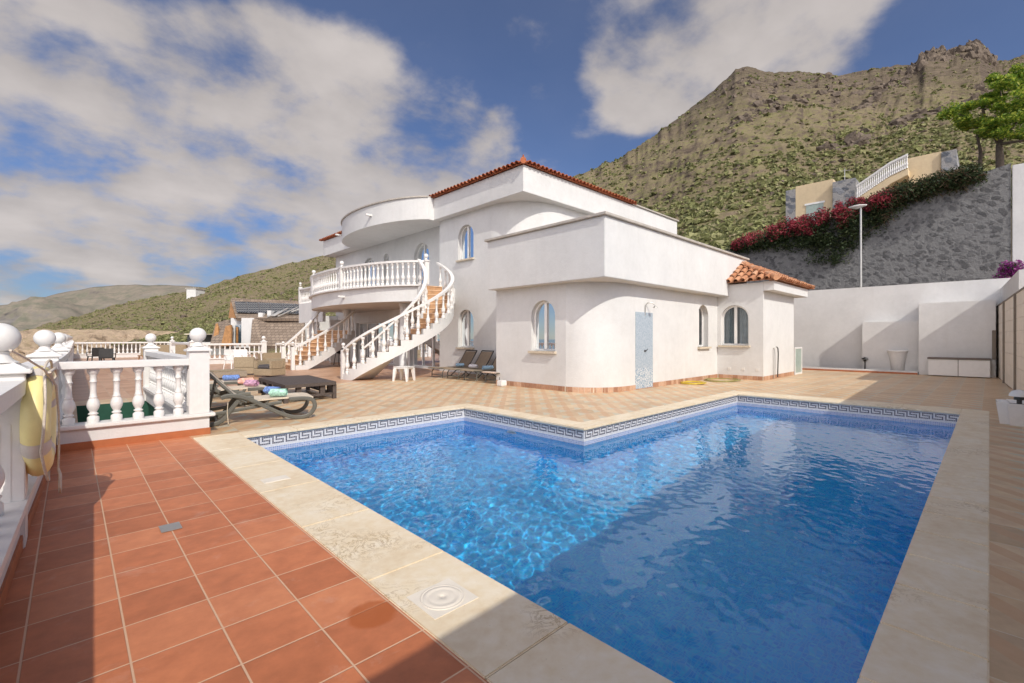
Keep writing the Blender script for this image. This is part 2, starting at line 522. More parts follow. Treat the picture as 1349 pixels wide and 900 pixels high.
def hill_mat(name, soil, rock, veg, sc=.05, rock_shade_z=(88., 165.)):
    m = NT(name)
    g = m.n('ShaderNodeNewGeometry')
    p = g.outputs['Position']
    sp = m.n('ShaderNodeSeparateXYZ', {0: g.outputs['Normal']})
    big = m.noise(sc, 8, .62, p)
    med = m.noise(sc * 7, 8, .65, p)
    fine = m.noise(sc * 40, 6, .7, p)
    mpz = m.n('ShaderNodeMapping', {'Vector': p, 'Scale': (.35, .35, 2.2)})
    strat = m.noise(sc * 4, 7, .65, mpz.outputs[0])
    s = m.mix(fine, tuple(x * .55 for x in soil), tuple(x * 1.4 for x in soil))
    s = m.mix(m.ramp(med, [(.40, (0, 0, 0)), (.62, (1, 1, 1))]), s, tuple(veg))
    s = m.mix(m.math('MULTIPLY', m.ramp(big, [(.45, (0, 0, 0)), (.65, (1, 1, 1))]), .6), s, tuple(x * .7 + y * .3 for x, y in zip(soil, rock)))
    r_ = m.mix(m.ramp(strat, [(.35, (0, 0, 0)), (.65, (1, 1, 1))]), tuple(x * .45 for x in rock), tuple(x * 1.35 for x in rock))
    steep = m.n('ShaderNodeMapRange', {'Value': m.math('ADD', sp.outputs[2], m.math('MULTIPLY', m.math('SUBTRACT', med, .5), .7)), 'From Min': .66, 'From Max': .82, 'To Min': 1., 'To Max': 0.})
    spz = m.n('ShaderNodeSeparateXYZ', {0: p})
    hi = m.n('ShaderNodeMapRange', {'Value': m.math('ADD', spz.outputs[2], m.math('MULTIPLY', m.math('SUBTRACT', m.noise(sc * .9, 6, .65, p), .5), 150.0)), 'From Min': rock_shade_z[0], 'From Max': rock_shade_z[1], 'To Min': 0., 'To Max': .78})  # darker rock with height; cloud shadow on the upper slope is painted in too
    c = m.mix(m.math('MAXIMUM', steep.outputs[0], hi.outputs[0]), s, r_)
    m.base(c, .95, 0, .1)
    m.bump(m.math('ADD', med, m.math('MULTIPLY', fine, .5)), .9, 1.2)
    return m.m


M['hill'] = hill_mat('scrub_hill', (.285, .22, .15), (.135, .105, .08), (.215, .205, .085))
M['farhill'] = hill_mat('far_hill', (.27, .23, .18), (.16, .15, .14), (.16, .16, .12), sc=.0035, rock_shade_z=(9000., 9900.))
M['bank'] = hill_mat('earth_bank', (.62, .47, .33), (.50, .38, .27), (.46, .36, .23), sc=.10, rock_shade_z=(9000., 9900.))
M['scrub'] = foliage('scrub_leaves', [(0, (.14, .15, .07)), (.3, (.23, .24, .10)), (.65, (.31, .32, .13)), (.88, (.39, .38, .19)), (1, (.34, .27, .18))], .8, .3)


def plain_ground():
    return simple('dry_ground', (.20, .15, .10), .95, 0, .3, .2)


M['ground'] = plain_ground()
M['rattan'] = simple('beige_rattan', (.33, .26, .17), .8, 0, .2, 30, .5, 120)
M['rattan_grey'] = simple('grey_rattan', (.30, .25, .19), .8, 0, .2, 30, .5, 120)
M['brownrattan'] = simple('dark_brown_rattan', (.085, .065, .055), .7, 0, .25, 30, .5, 140)
M['cushion'] = simple('charcoal_cushion', (.09, .085, .09), .9)
M['lframe'] = simple('taupe_plastic_frame', (.12, .115, .095), .5, 0, .1)
M['sling'] = simple('beige_sling_mesh', (.66, .56, .43), .8, 0, .08, 6, .3, 300)
M['sling_dark'] = simple('grey_brown_sling_mesh', (.22, .165, .115), .8, 0, .1, 6, .3, 300)
M['sling_tan'] = simple('tan_sling_mesh', (.30, .235, .165), .8, 0, .1, 6, .3, 300)
M['wood'] = simple('orange_wood', (.38, .19, .07), .6, 0, .25, 5)
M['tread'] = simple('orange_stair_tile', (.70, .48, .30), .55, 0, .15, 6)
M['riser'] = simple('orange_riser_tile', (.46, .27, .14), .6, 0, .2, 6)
M['steel'] = simple('brushed_steel', (.50, .49, .46), .35, .8, .05)
M['fence_panel'] = simple('pale_composite_panel', (.80, .72, .61), .7, 0, .06, 3)
M['fence_post'] = simple('taupe_post', (.20, .165, .13), .6)
M['bench_lid'] = simple('brown_grey_lid', (.17, .14, .12), .6)
M['yellow'] = simple('yellow_buoy_plastic', (.88, .76, .34), .45, 0, .08, 7)
M['hose_y'] = simple('yellow_hose', (.62, .46, .04), .4)
M['hose_g'] = simple('olive_hose', (.30, .27, .08), .4)
M['band'] = simple('pale_reflective_band', (.62, .56, .50), .5)
M['rope'] = simple('old_white_rope', (.62, .54, .45), .9, 0, .15, 60)
M['pvgreen'] = simple('green_painted_lining', (.02, .085, .055), .5)
M['blue_t'] = simple('blue_towel', (.16, .26, .55), .95, 0, .6, 40, .6, 200)
M['orange_t'] = simple('orange_pink_towel', (.75, .38, .30), .95, 0, .45, 22, .6, 200)
M['pink_t'] = simple('pink_towel', (.52, .30, .42), .95, 0, .5, 26, .6, 200)
M['green_t'] = simple('mint_towel', (.42, .68, .56), .95, 0, .4, 30, .6, 200)
M['sky_t'] = simple('pale_blue_towel', (.34, .52, .66), .95, 0, .4, 30, .6, 200)
M['white_t'] = simple('white_patterned_towel', (.60, .58, .60), .95, 0, .5, 60, .6, 200)
M['stripe_t'] = simple('cream_red_cushion', (.62, .48, .38), .95, 0, .3, 10)
M['roof_far'] = tile_mat('brown_flat_roof_tile', [(0, (.16, .115, .08)), (1, (.27, .20, .145))])
m = NT('brown_shingle_roof')
mp_ = m.n('ShaderNodeMapping', {'Vector': m.obj(), 'Rotation': (R(90), 0, 0)})
b_ = m.n('ShaderNodeTexBrick', {'Vector': mp_.outputs[0], 'Color1': (.21, .16, .12, 1), 'Color2': (.29, .225, .17, 1), 'Mortar': (.10, .075, .06, 1), 'Scale': 1.0, 'Mortar Size': .018, 'Brick Width': .34, 'Row Height': .24})
m.base(m.mix(.3, b_.outputs[0], m.ramp(m.noise(5, 5, .6), [(.3, (.2, .2, .2)), (.7, (.8, .8, .8))]), 'OVERLAY'), .9)
M['roof_slate'] = m.m
M['solar'] = None
m = NT('solar_cells')
uv = m.n('ShaderNodeMapping', {'Vector': m.obj(), 'Rotation': (R(90), 0, 0)}).outputs[0]
br = m.n('ShaderNodeTexBrick', {'Vector': uv, 'Color1': (.022, .026, .035, 1), 'Color2': (.03, .034, .045, 1), 'Mortar': (.40, .39, .36, 1), 'Scale': 1.0, 'Mortar Size': .016, 'Brick Width': .21, 'Row Height': .24})
br.offset = 0
m.base(br.outputs[0], .6, 0, .25)
M['solar'] = m.m
M['sea'] = simple('sea_water', (.03, .06, .09), .12, 0, .15, .02, .6, .4)
M['purple'] = simple('purple_cloth', (.10, .03, .35), .8)
M['metal_dark'] = simple('dark_metal', (.06, .06, .06), .5, .6)
M['frosted'] = simple('frosted_green_glass', (.34, .42, .38), .3)
M['soil'] = simple('planter_soil', (.07, .05, .035), .95, 0, .4, 40)


# ------------------------------------------------------------------ mesh builder
class MB:
    def __init__(s):
        s.v, s.f, s.sm = [], [], []

    def add(s, vs, fs, smooth=False):
        o = len(s.v)
        s.v.extend([tuple(v) for v in vs])
        s.f.extend([[i + o for i in f] for f in fs])
        s.sm.extend([smooth] * len(fs))
        return s

    def box(s, x0, x1, y0, y1, z0, z1, bev=0.):
        x0, x1 = min(x0, x1), max(x0, x1)
        y0, y1 = min(y0, y1), max(y0, y1)
        z0, z1 = min(z0, z1), max(z0, z1)
        if bev:
            bm = bmesh.new()
            bmesh.ops.create_cube(bm, size=1)
            bmesh.ops.scale(bm, vec=(x1 - x0, y1 - y0, z1 - z0), verts=bm.verts)
            bmesh.ops.translate(bm, vec=((x0 + x1) / 2, (y0 + y1) / 2, (z0 + z1) / 2), verts=bm.verts)
            bmesh.ops.bevel(bm, geom=bm.edges[:], offset=bev, segments=2, affect='EDGES')
            s.frombm(bm)
            return s
        v = [(x, y, z) for z in (z0, z1) for y in (y0, y1) for x in (x0, x1)]
        return s.add(v, [(0, 2, 3, 1), (4, 5, 7, 6), (0, 1, 5, 4), (2, 6, 7, 3), (0, 4, 6, 2), (1, 3, 7, 5)])

    def frombm(s, bm, smooth=False):
        bm.verts.index_update()
        s.add([v.co for v in bm.verts], [[v.index for v in f.verts] for f in bm.faces], smooth)
        bm.free()

    def prism(s, poly, z0, z1, smooth=False):
        n = len(poly)
        a = sum(poly[i][0] * poly[(i + 1) % n][1] - poly[(i + 1) % n][0] * poly[i][1] for i in range(n))
        if a < 0:
            poly = poly[::-1]
        v = [(p[0], p[1], z0) for p in poly] + [(p[0], p[1], z1) for p in poly]
        s.add(v, [list(range(n))[::-1], [i + n for i in range(n)]])
        for i in range(n):
            j = (i + 1) % n
            s.add([v[i], v[j], v[j + n], v[i + n]], [(0, 1, 2, 3)], smooth)
        return s

    def strip(s, path, z0, z1, thick=0., smooth=True):
        """vertical sheet along an xy path"""
        n = len(path)
        z0f = z0 if callable(z0) else (lambda t: z0)
        z1f = z1 if callable(z1) else (lambda t: z1)
        v = []
        for i, p in enumerate(path):
            t = i / (n - 1)
            v += [(p[0], p[1], z0f(t)), (p[0], p[1], z1f(t))]
        return s.add(v, [(2 * i, 2 * i + 2, 2 * i + 3, 2 * i + 1) for i in range(n - 1)], smooth)

    def tube(s, pts, r, seg=8, smooth=True, cap=True, closed=False):
        pts = [Vector(p) for p in pts]
        n = len(pts)
        rr = r if isinstance(r, (list, tuple)) else [r] * n
        rings = []
        up = None
        for i in range(n):
            if closed:
                d = pts[(i + 1) % n] - pts[i - 1]
            else:
                d = pts[min(i + 1, n - 1)] - pts[max(i - 1, 0)]
            d = d.normalized() if d.length > 1e-9 else Vector((0, 0, 1))
            if up is None:
                up = Vector((0, 0, 1)) if abs(d.z) < .9 else Vector((1, 0, 0))
            a = d.cross(up)
            if a.length < 1e-6:
                a = d.orthogonal()
            a.normalize()
            b = a.cross(d).normalized()
            up = b
            rings.append([pts[i] + (a * math.cos(2 * math.pi * k / seg) + b * math.sin(2 * math.pi * k / seg)) * rr[i] for k in range(seg)])
        v = [p for ring in rings for p in ring]
        f = []
        for i in range(n if closed else n - 1):
            j = (i + 1) % n
            for k in range(seg):
                k2 = (k + 1) % seg
                f.append((i * seg + k, i * seg + k2, j * seg + k2, j * seg + k))
        s.add(v, f, smooth)
        if cap and not closed:
            s.add(rings[0], [list(range(seg))])
            s.add(rings[-1], [list(range(seg))[::-1]])
        return s

    def bar(s, pts, w, h, cap=True):
        """rectangular section swept along pts, w horizontal, h vertical"""
        pts = [Vector(p) for p in pts]
        n = len(pts)
        v, f = [], []
        for i in range(n):
            d = pts[min(i + 1, n - 1)] - pts[max(i - 1, 0)]
            d2 = Vector((d.x, d.y, 0))
            d2 = d2.normalized() if d2.length > 1e-6 else Vector((1, 0, 0))
            a = Vector((-d2.y, d2.x, 0)) * w / 2
            u = Vector((0, 0, h / 2))
            v += [pts[i] - a - u, pts[i] + a - u, pts[i] + a + u, pts[i] - a + u]
        for i in range(n - 1):
            for k in range(4):
                f.append((i * 4 + k, i * 4 + (k + 1) % 4, i * 4 + 4 + (k + 1) % 4, i * 4 + 4 + k))
        if cap:
            f += [(3, 2, 1, 0), ((n - 1) * 4, (n - 1) * 4 + 1, (n - 1) * 4 + 2, (n - 1) * 4 + 3)]
        return s.add(v, f)

    def plate(s, prof, y0, y1, smooth=False):
        """profile in xz extruded along y"""
        n = len(prof)
        v = [(p[0], y0, p[1]) for p in prof] + [(p[0], y1, p[1]) for p in prof]
        s.add(v, [list(range(n)), [i + n for i in range(n)][::-1]])
        for i in range(n):
            j = (i + 1) % n
            s.add([v[i], v[i + n], v[j + n], v[j]], [(0, 1, 2, 3)], smooth)
        return s

    def lathe(s, prof, c=(0, 0, 0), seg=16, smooth=True):
        v, f = [], []
        for (r, z) in prof:
            for k in range(seg):
                a = 2 * math.pi * k / seg
                v.append((c[0] + r * math.cos(a), c[1] + r * math.sin(a), c[2] + z))
        for i in range(len(prof) - 1):
            for k in range(seg):
                k2 = (k + 1) % seg
                f.append((i * seg + k, i * seg + k2, (i + 1) * seg + k2, (i + 1) * seg + k))
        s.add(v, f, smooth)
        s.add(v[:seg], [list(range(seg))[::-1]])
        s.add(v[-seg:], [list(range(seg))])
        return s

    def ball(s, c, r, seg=20, rings=12, sz=1.):
        prof = [(r * math.sin(math.pi * i / rings) + 1e-4, -r * sz * math.cos(math.pi * i / rings)) for i in range(rings + 1)]
        return s.lathe(prof, c, seg)

    def xf(s, mat):
        s.v = [tuple(mat @ Vector(v)) for v in s.v]
        return s

    def mesh(s, name, mat):
        me = bpy.data.meshes.new(name)
        me.from_pydata(s.v, [], s.f)
        me.polygons.foreach_set('use_smooth', s.sm)
        me.materials.append(mat)
        me.update()
        return me

    def build(s, name, mat, parent=None, loc=None):
        me = s.mesh(name, mat)
        o = bpy.data.objects.new(name, me)
        col.objects.link(o)
        if loc:
            o.location = loc
        if parent:
            o.parent = parent
        return o


def tag(o, label=None, cat=None, group=None, kind=None):
    if label:
        o['label'] = label
    if cat:
        o['category'] = cat
    if group:
        o['group'] = group
    if kind:
        o['kind'] = kind
    return o


def empty(name, loc=(0, 0, 0), label=None, cat=None, group=None, rz=0):
    o = bpy.data.objects.new(name, None)
    o.empty_display_size = .2
    col.objects.link(o)
    o.location = loc
    o.rotation_euler.z = rz
    return tag(o, label, cat, group)


def child(name, me, parent, loc=(0, 0, 0), rz=0):
    """a further part that shares its mesh"""
    o = bpy.data.objects.new(name, me)
    col.objects.link(o)
    o.parent = parent
    o.location = loc
    o.rotation_euler.z = rz
    return o


def copy_tree(o, parent=None):
    c = o.copy()
    col.objects.link(c)
    c.parent = parent
    for ch in [x for x in col.objects if x.parent == o]:
        copy_tree(ch, c)
    return c

# ================================================================== SETTING
GZ = 0.0


def sheet(name, rects, z, mat, kind='structure'):
    b = MB()
    for x0, x1, y0, y1 in rects:
        b.add([(x0, y0, z), (x1, y0, z), (x1, y1, z), (x0, y1, z)], [(0, 1, 2, 3)])
    o = b.build(name, mat)
    o['kind'] = kind
    return o


def wx(y):
    """centre line of the long terrace wall"""
    pts = [(-6, -.52), (0, -.45), (4.4, -.33), (7.85, -.225), (12, -.14), (41.2, 0)]
    for (a, xa), (b, xb) in zip(pts, pts[1:]):
        if y <= b:
            return xa + (xb - xa) * (y - a) / (b - a)
    return pts[-1][1]


tfl = MB()
ys = [-4, 0, 4.4, 7.75]
for a, b in zip(ys, ys[1:]):
    tfl.add([(wx(a), a, 0), (1.18, a, 0), (1.18, b, 0), (wx(b), b, 0)], [(0, 1, 2, 3)])
tag(tfl.build('terracotta_pavement', M['terracotta']), kind='structure')
PIT = (.08, 1.2, 7.8, 12.5)
sheet('terrace_floor', [(1.18, 24.2, -4, 0), (12.17, 24.2, 0, 4.5), (5.86, 24.2, 4.5, 7.41), (1.18, 24.2, 7.41, 7.75),
                        (1.3, 24.2, 7.75, 13.4), (-.5, 1.3, 12.5, 13.4), (-.5, .08, 7.75, 12.5)], 0, M['beige'])
m, c, p = floor_brick('orange_terrace_tile', .33, .33, 0, 0, [(0, (.42, .22, .12)), (.5, (.50, .29, .17)), (1, (.54, .33, .21))], (.50, .38, .26), .007, .42)
M['orange_floor'] = m.m
sheet('terrace_floor_by_house', [(-.5, 12, 13.4, 41.2)], 0, M['orange_floor'])

# ------------------------------------------------------------------ pool
PX0, PX1, PX2 = 1.67, 5.52, 11.5
PY0, PY1, PY2 = .35, 4.19, 7.08
loop = [(PX0, PY0), (PX2, PY0), (PX2, PY1), (PX1, PY1), (PX1, PY2), (PX0, PY2)]
WZ, PD = -.262, -1.45


def ring_strip(name, z0, z1, mat, kind='structure'):
    b = MB()
    for i in range(6):
        a, c_ = loop[i], loop[(i + 1) % 6]
        b.add([(a[0], a[1], z0), (c_[0], c_[1], z0), (c_[0], c_[1], z1), (a[0], a[1], z1)], [(3, 2, 1, 0)])
    o = b.build(name, mat)
    o['kind'] = kind
    return o


ring_strip('pool_wall', PD, -.285, M['pool'])
ring_strip('pool_wall_waterline', -.285, -.2, M['poolband'])
ring_strip('pool_wall_border', -.2, -.03, M['keywhite'])
b = MB()
b.add([(PX0, PY0, PD), (PX2, PY0, PD), (PX2, PY1, PD), (PX0, PY1, PD)], [(0, 1, 2, 3)])
b.add([(PX0, PY1, PD), (PX1, PY1, PD), (PX1, PY2, PD), (PX0, PY2, PD)], [(0, 1, 2, 3)])
tag(b.build('pool_floor', M['pool']), kind='structure')
# meander border, eight cells to a repeat
kb = MB()
CELL = .0225
segs = [((0, 0), (0, 4)), ((0, 4), (6, 4)), ((6, 4), (6, 2)), ((6, 2), (2, 2)), ((2, 2), (2, 0)), ((2, 0), (8, 0))]


def cells():
    s_ = set()
    for (a0, b0), (a1, b1) in segs:
        for a in range(min(a0, a1), max(a0, a1) + 1):
            for b_ in range(min(b0, b1), max(b0, b1) + 1):
                if a < 8:
                    s_.add((a, b_))
    return s_


KC = cells()
for i in range(6):
    a, c_ = Vector(loop[i]), Vector(loop[(i + 1) % 6])
    d = c_ - a
    L = d.length
    d.normalize()
    nrm = Vector((-d.y, d.x))
    if i in (0, 5):
        continue
    n_ = int(L / (CELL * 8))
    st = (L - n_ * CELL * 8) / 2
    for k in range(n_):
        for (ca, cb) in KC:
            cc = 7 - ca
            s0 = st + (k * 8 + cc) * CELL + .001
            s1 = s0 + CELL - .0022
            zt = -.052 - cb * CELL
            q0 = a + d * s0 + nrm * .002
            q1 = a + d * s1 + nrm * .002
            kb.add([(q0.x, q0.y, zt - CELL + .0022), (q1.x, q1.y, zt - CELL + .0022), (q1.x, q1.y, zt), (q0.x, q0.y, zt)], [(3, 2, 1, 0)])
tag(kb.build('pool_wall_meander_border', M['keydark']), kind='structure')
# water surface, a fine grid with small waves
wb = MB()


def wave(x, y):
    u, w_ = x * .80 + y * .6, -x * .6 + y * .80
    v = noise.noise(Vector((u * .9, w_ * 1.3, 3.3))) * .0055
    v += noise.noise(Vector((u * 3.8 + 5, w_ * 7.0, 9))) * .0027
    v += noise.noise(Vector((u * 10.0, w_ * 15, 2))) * .0024
    return v


STEP = .022
idx = {}
nx = int(round((PX2 - PX0) / STEP))
ny = int(round((PY2 - PY0) / STEP))
vs, fs = [], []
jy = int(round((PY1 - PY0) / STEP))
jx = int(round((PX1 - PX0) / STEP))
for j in range(ny + 1):
    for i in range(nx + 1):
        if j > jy and i > jx:
            continue
        x = PX0 + (PX2 - PX0) * i / nx
        y = PY0 + (PY2 - PY0) * j / ny
        if i == jx and j >= jy:
            x = PX1
        if j == jy and i >= jx:
            y = PY1
        idx[(i, j)] = len(vs)
        vs.append((x, y, WZ + wave(x, y)))
for j in range(ny):
    for i in range(nx):
        k = [(i, j), (i + 1, j), (i + 1, j + 1), (i, j + 1)]
        if all(q in idx for q in k):
            fs.append([idx[q] for q in k])
wb.add(vs, fs, True)
WATER = tag(wb.build('water', M['water']), kind='structure')
WATER.cycles.is_caustics_caster = True
sun_d.cycles.is_caustics_light = True
for o_ in col.objects:
    if o_.name.startswith('pool_'):
        o_.cycles.is_caustics_receiver = True

# coping
cp = MB()
CT, CB, OV = .006, -.030, .03


def coprun(x0, x1, y0, y1, axis, start, pitch, gap=.004):
    """stones laid along axis with open joints"""
    lo, hi = (x0, x1) if axis == 'x' else (y0, y1)
    s0 = lo
    ks = []
    k = start
    while k < hi:
        if k > lo + .02:
            ks.append(k)
        k += pitch
    for e in ks + [hi]:
        a, b_ = s0 + (gap / 2 if s0 != lo else 0), e - (gap / 2 if e != hi else 0)
        if axis == 'x':
            cp.box(a, b_, y0, y1, CB, CT, .006)
        else:
            cp.box(x0, x1, a, b_, CB, CT, .006)
        s0 = e


coprun(1.18, PX0 + OV, -3.0, 7.41, 'y', -2.62, 1.0)
coprun(PX0 + OV + .003, PX2 + .64, 0, PY0 + OV - .02, 'x', 1.76, .5)
coprun(PX0 + OV + .003, PX1 + .34, PY2 - OV, 7.41, 'x', 2.4, 1.0)
coprun(PX1 - OV, PX1 + .34, PY1 + .31, PY2 - OV - .003, 'y', 5.3, 1.0)
coprun(PX1 - OV, PX2 + .66, PY1 - OV, PY1 + .307, 'x', 6.2, 1.0)
coprun(PX2 - OV, PX2 + .66, PY0 + OV - .017, PY1 - OV - .003, 'y', 1.2, 1.0)
tag(cp.build('pool_coping', M['coping']), kind='structure')
# bedding under the joints
sheet('coping_bed', [(1.18, PX0, -3, 7.41), (PX0, PX2 + .66, 0.0, PY0), (PX0, PX1 + .34, PY2, 7.41), (PX1, PX1 + .34, PY1, PY2), (PX1 + .34, PX2 + .66, PY1, PY1 + .307), (PX2, PX2 + .66, PY0, PY1)], -.022, M['greyroof'])

# lids and covers in the paving
t = tag(empty('skimmer_cover', (1.385, 1.96, .006)), 'round ribbed cream skimmer lid in a square frame near the corner of the shade', 'skimmer cover')
f = MB().box(-.135, .135, -.13, .13, 0, .003)
f.build('cover_frame', M['lid'], t)
l_ = MB().lathe([(.114, .003), (.114, .0055), (.108, .006), (.107, .0048), (.100, .0048), (.099, .006), (.080, .0062), (.079, .0056), (.060, .0058), (.058, .0063), (.040, .0064), (.012, .0066), (.010, .004)], seg=40)
l_.build('round_lid', M['lid'], t)
t = MB().box(-.10, .10, -.065, .065, 0, .004, .001).box(-.115, .115, -.08, .08, -.002, .0015)
o = t.build('deck_cover', M['lid'], loc=(1.40, 4.70, .006))
tag(o, 'small white rectangular cover plate set in the stone coping', 'deck cover')
t = MB().box(-.06, .06, -.075, .075, 0, .004, .001)
o = t.build('drain_plate', M['steel'], loc=(.51, 4.03, .003))
tag(o, 'small metal plate set in the red floor tiles', 'drain plate')


def pool_light(px, lab, face, x=None, y=None, z=-.42):
    t = empty('pool_light', (x, y, z), lab, 'pool light', 'underwater lights on the pool walls')
    b = MB().lathe([(.115, 0), (.115, .012), (.09, .02), (.088, .012)], seg=28)
    b2 = MB().lathe([(.085, .010), (.05, .022), (.01, .026)], seg=28)
    rot = Matrix.Rotation(R(-90), 4, 'Y') if face == 'x' else Matrix.Rotation(R(90), 4, 'X')
    b.xf(rot).build('rim', M['whitebal'], t)
    b2.xf(rot).build('lens', M['frosted'], t)


pool_light(0, 'round underwater pool light on the short wall nearest the loungers', 'x', PX1 - .002, 5.75, -.40)
pool_light(0, 'round underwater pool light on the long wall facing the shower panel', 'y', 8.55, PY1 - .002, -.40)

# ------------------------------------------------------------------ balusters and railings
BH = .66
BPROF = [(.056, 0), (.058, .012), (.058, .065), (.050, .075), (.034, .085), (.034, .092), (.049, .102), (.050, .112), (.036, .122), (.034, .130),
         (.044, .15), (.059, .185), (.063, .215), (.058, .25), (.045, .285), (.036, .30), (.041, .306), (.041, .314), (.034, .32), (.031, .37), (.0295, .44),
         (.032, .49), (.038, .495), (.038, .503), (.031, .51), (.031, .56), (.036, .575), (.036, .585), (.046, .595), (.056, .615), (.060, .625), (.060, .66)]
_bm = {}


def baluster_mesh(h=BH, seg=14, k=1.0):
    key = (round(h, 3), seg, k)
    if key not in _bm:
        pr = [(r * k, z * h / .66) for r, z in BPROF]
        if seg < 10:
            pr = pr[::2] + [pr[-1]]
        _bm[key] = MB().lathe(pr, seg=seg).mesh('baluster', M['whitebal'])
    return _bm[key]


def finial(b, z, r):
    b.lathe([(r * .95, z), (r * .62, z + r * .2), (r * .45, z + r * .5), (r * .45, z + r * .62), (r * .6, z + r * .7)], seg=18)
    b.ball((0, 0, z + r * 1.6), r, 24, 14)


def pier_meshes(w, h, r, panel=True):
    b = MB()
    b.box(-w / 2, w / 2, -w / 2, w / 2, 0, h, .006)
    if panel:  # arched flute panels standing slightly proud
        for sx, sy in ((0, -1), (-1, 0)):
            for k in (-1, 0, 1):
                if sx == 0:
                    b.box(k * w * .2 - .012, k * w * .2 + .012, -w / 2 - .004, -w / 2 + .01, .12 * h, .72 * h, .003)
                else:
                    b.box(-w / 2 - .004, -w / 2 + .01, k * w * .2 - .012, k * w * .2 + .012, .12 * h, .72 * h, .003)
    c = MB()
    c.box(-w / 2 - .03, w / 2 + .03, -w / 2 - .03, w / 2 + .03, h, h + .03, .006)
    w2 = w / 2 + .01
    w3 = w / 4
    v = [(-w2, -w2, h + .03), (w2, -w2, h + .03), (w2, w2, h + .03), (-w2, w2, h + .03), (-w3, -w3, h + .075), (w3, -w3, h + .075), (w3, w3, h + .075), (-w3, w3, h + .075)]
    c.add(v, [(0, 1, 5, 4), (1, 2, 6, 5), (2, 3, 7, 6), (3, 0, 4, 7), (4, 5, 6, 7)])
    d = MB()
    finial(d, h + .07, r)
    return b.mesh('pier', M['whitebal']), c.mesh('pier_cap', M['whitebal']), d.mesh('ball_finial', M['whitebal'])


PM = pier_meshes(.24, 1.12, .098)
PMs = pier_meshes(.17, 1.0, .075, False)


def pier(parent, x, y, z=0, kind=None, rz=0):
    a, c_, d = kind or PM
    p_ = child('pier', a, parent, (x, y, z), rz)
    child('pier_cap', c_, p_)
    child('ball_finial', d, p_)
    return p_


# ---- long wall on the sea side
LW = empty('sea_wall', (0, 0, 0), 'long white balustrade wall with ball topped piers along the sea side of the terrace', 'balustrade wall')
pys = [-.2, 4.4, 7.85, 11.3, 14.7, 18.1, 21.5, 24.9, 28.3, 31.7, 35.1, 38.5, 41.0]
pl = MB()
ra = MB()
le = MB()
sk = MB()
pp = [(wx(y), y) for y in [-4] + pys]
for (x0, y0), (x1, y1) in zip(pp, pp[1:]):
    pl.bar([(x0, y0, .13), (x1, y1, .13)], .20, .26)
    le.bar([(x0, y0, .285), (x1, y1, .285)], .27, .05)
    ra.bar([(x0, y0, 1.035), (x1, y1, 1.035)], .25, .09)
    sk.bar([(x0, y0, .045), (x1, y1, .045)], .225, .09)
pl.build('plinth', M['white'], LW)
le.build('plinth_ledge', M['whitebal'], LW)
ra.build('top_rail', M['whitebal'], LW)
sk.build('skirting', M['skirt_plain'], LW)
for y in pys:
    pier(LW, wx(y), y)
far = MB()
nb = 0
bm_ = baluster_mesh(.68)
bl = baluster_mesh(.68, 8)
y = 1.3
while y < 41:
    if min(abs(y - q) for q in pys) > .17:
        if nb < 100:
            child('baluster', bm_ if y < 9 else bl, LW, (wx(y), y, .31))
        else:
            far.lathe([(r, z) for r, z in BPROF[::3]], (wx(y), y, .31), 6)
        nb += 1
    y += .226
o = far.build('distant_baluster_row', M['whitebal'], LW)
o['kind'] = 'stuff'


def rail_run(name, label, cat, pts, piers, z=0, sp=.222, kind=PM, plinth=.25, skirt=False, group=None, seg=12, rail_h=1.06, lim=100, ends=True, hb=None, thick=.22):
    """straight or curved balustrade on a plinth; pts is a polyline, piers a list of positions"""
    t = empty(name, (0, 0, 0), label, cat, group)
    P3 = [Vector((p[0], p[1], 0)) for p in pts]
    b = MB().bar([p + Vector((0, 0, z + plinth / 2)) for p in P3], thick - .03, plinth)
    b.build('plinth', M['white'], t)
    MB().bar([p + Vector((0, 0, z + plinth + .025)) for p in P3], thick + .06, .05).build('plinth_ledge', M['whitebal'], t)
    MB().bar([p + Vector((0, 0, z + rail_h - .045)) for p in P3], thick, .09).build('top_rail', M['whitebal'], t)
    if skirt:
        MB().bar([p + Vector((0, 0, z + .045)) for p in P3], thick - .01, .09).build('skirting', M['skirt_plain'], t)
    for q in piers:
        pier(t, q[0], q[1], z, kind)
    hb = hb or rail_h - .09 - plinth - .05
    me = baluster_mesh(hb, seg)
    pos = walk(P3, sp, [Vector((q[0], q[1], 0)) for q in piers])
    for k, q in enumerate(pos[:lim]):
        child('baluster', me, t, (q.x, q.y, z + plinth + .05))
    return t


def walk(P3, sp, avoid, ad=.17):
    L = [0]
    for a, b_ in zip(P3, P3[1:]):
        L.append(L[-1] + (b_ - a).length)
    n_ = max(1, int(L[-1] / sp))
    r_ = []
    for k in range(n_ + 1):
        s_ = L[-1] * k / n_
        for i in range(len(P3) - 1):
            if s_ <= L[i + 1] + 1e-6:
                q = P3[i].lerp(P3[i + 1], (s_ - L[i]) / max(1e-6, L[i + 1] - L[i]))
                break
        if all((q - a).length > ad for a in avoid):
            r_.append(q)
    return r_


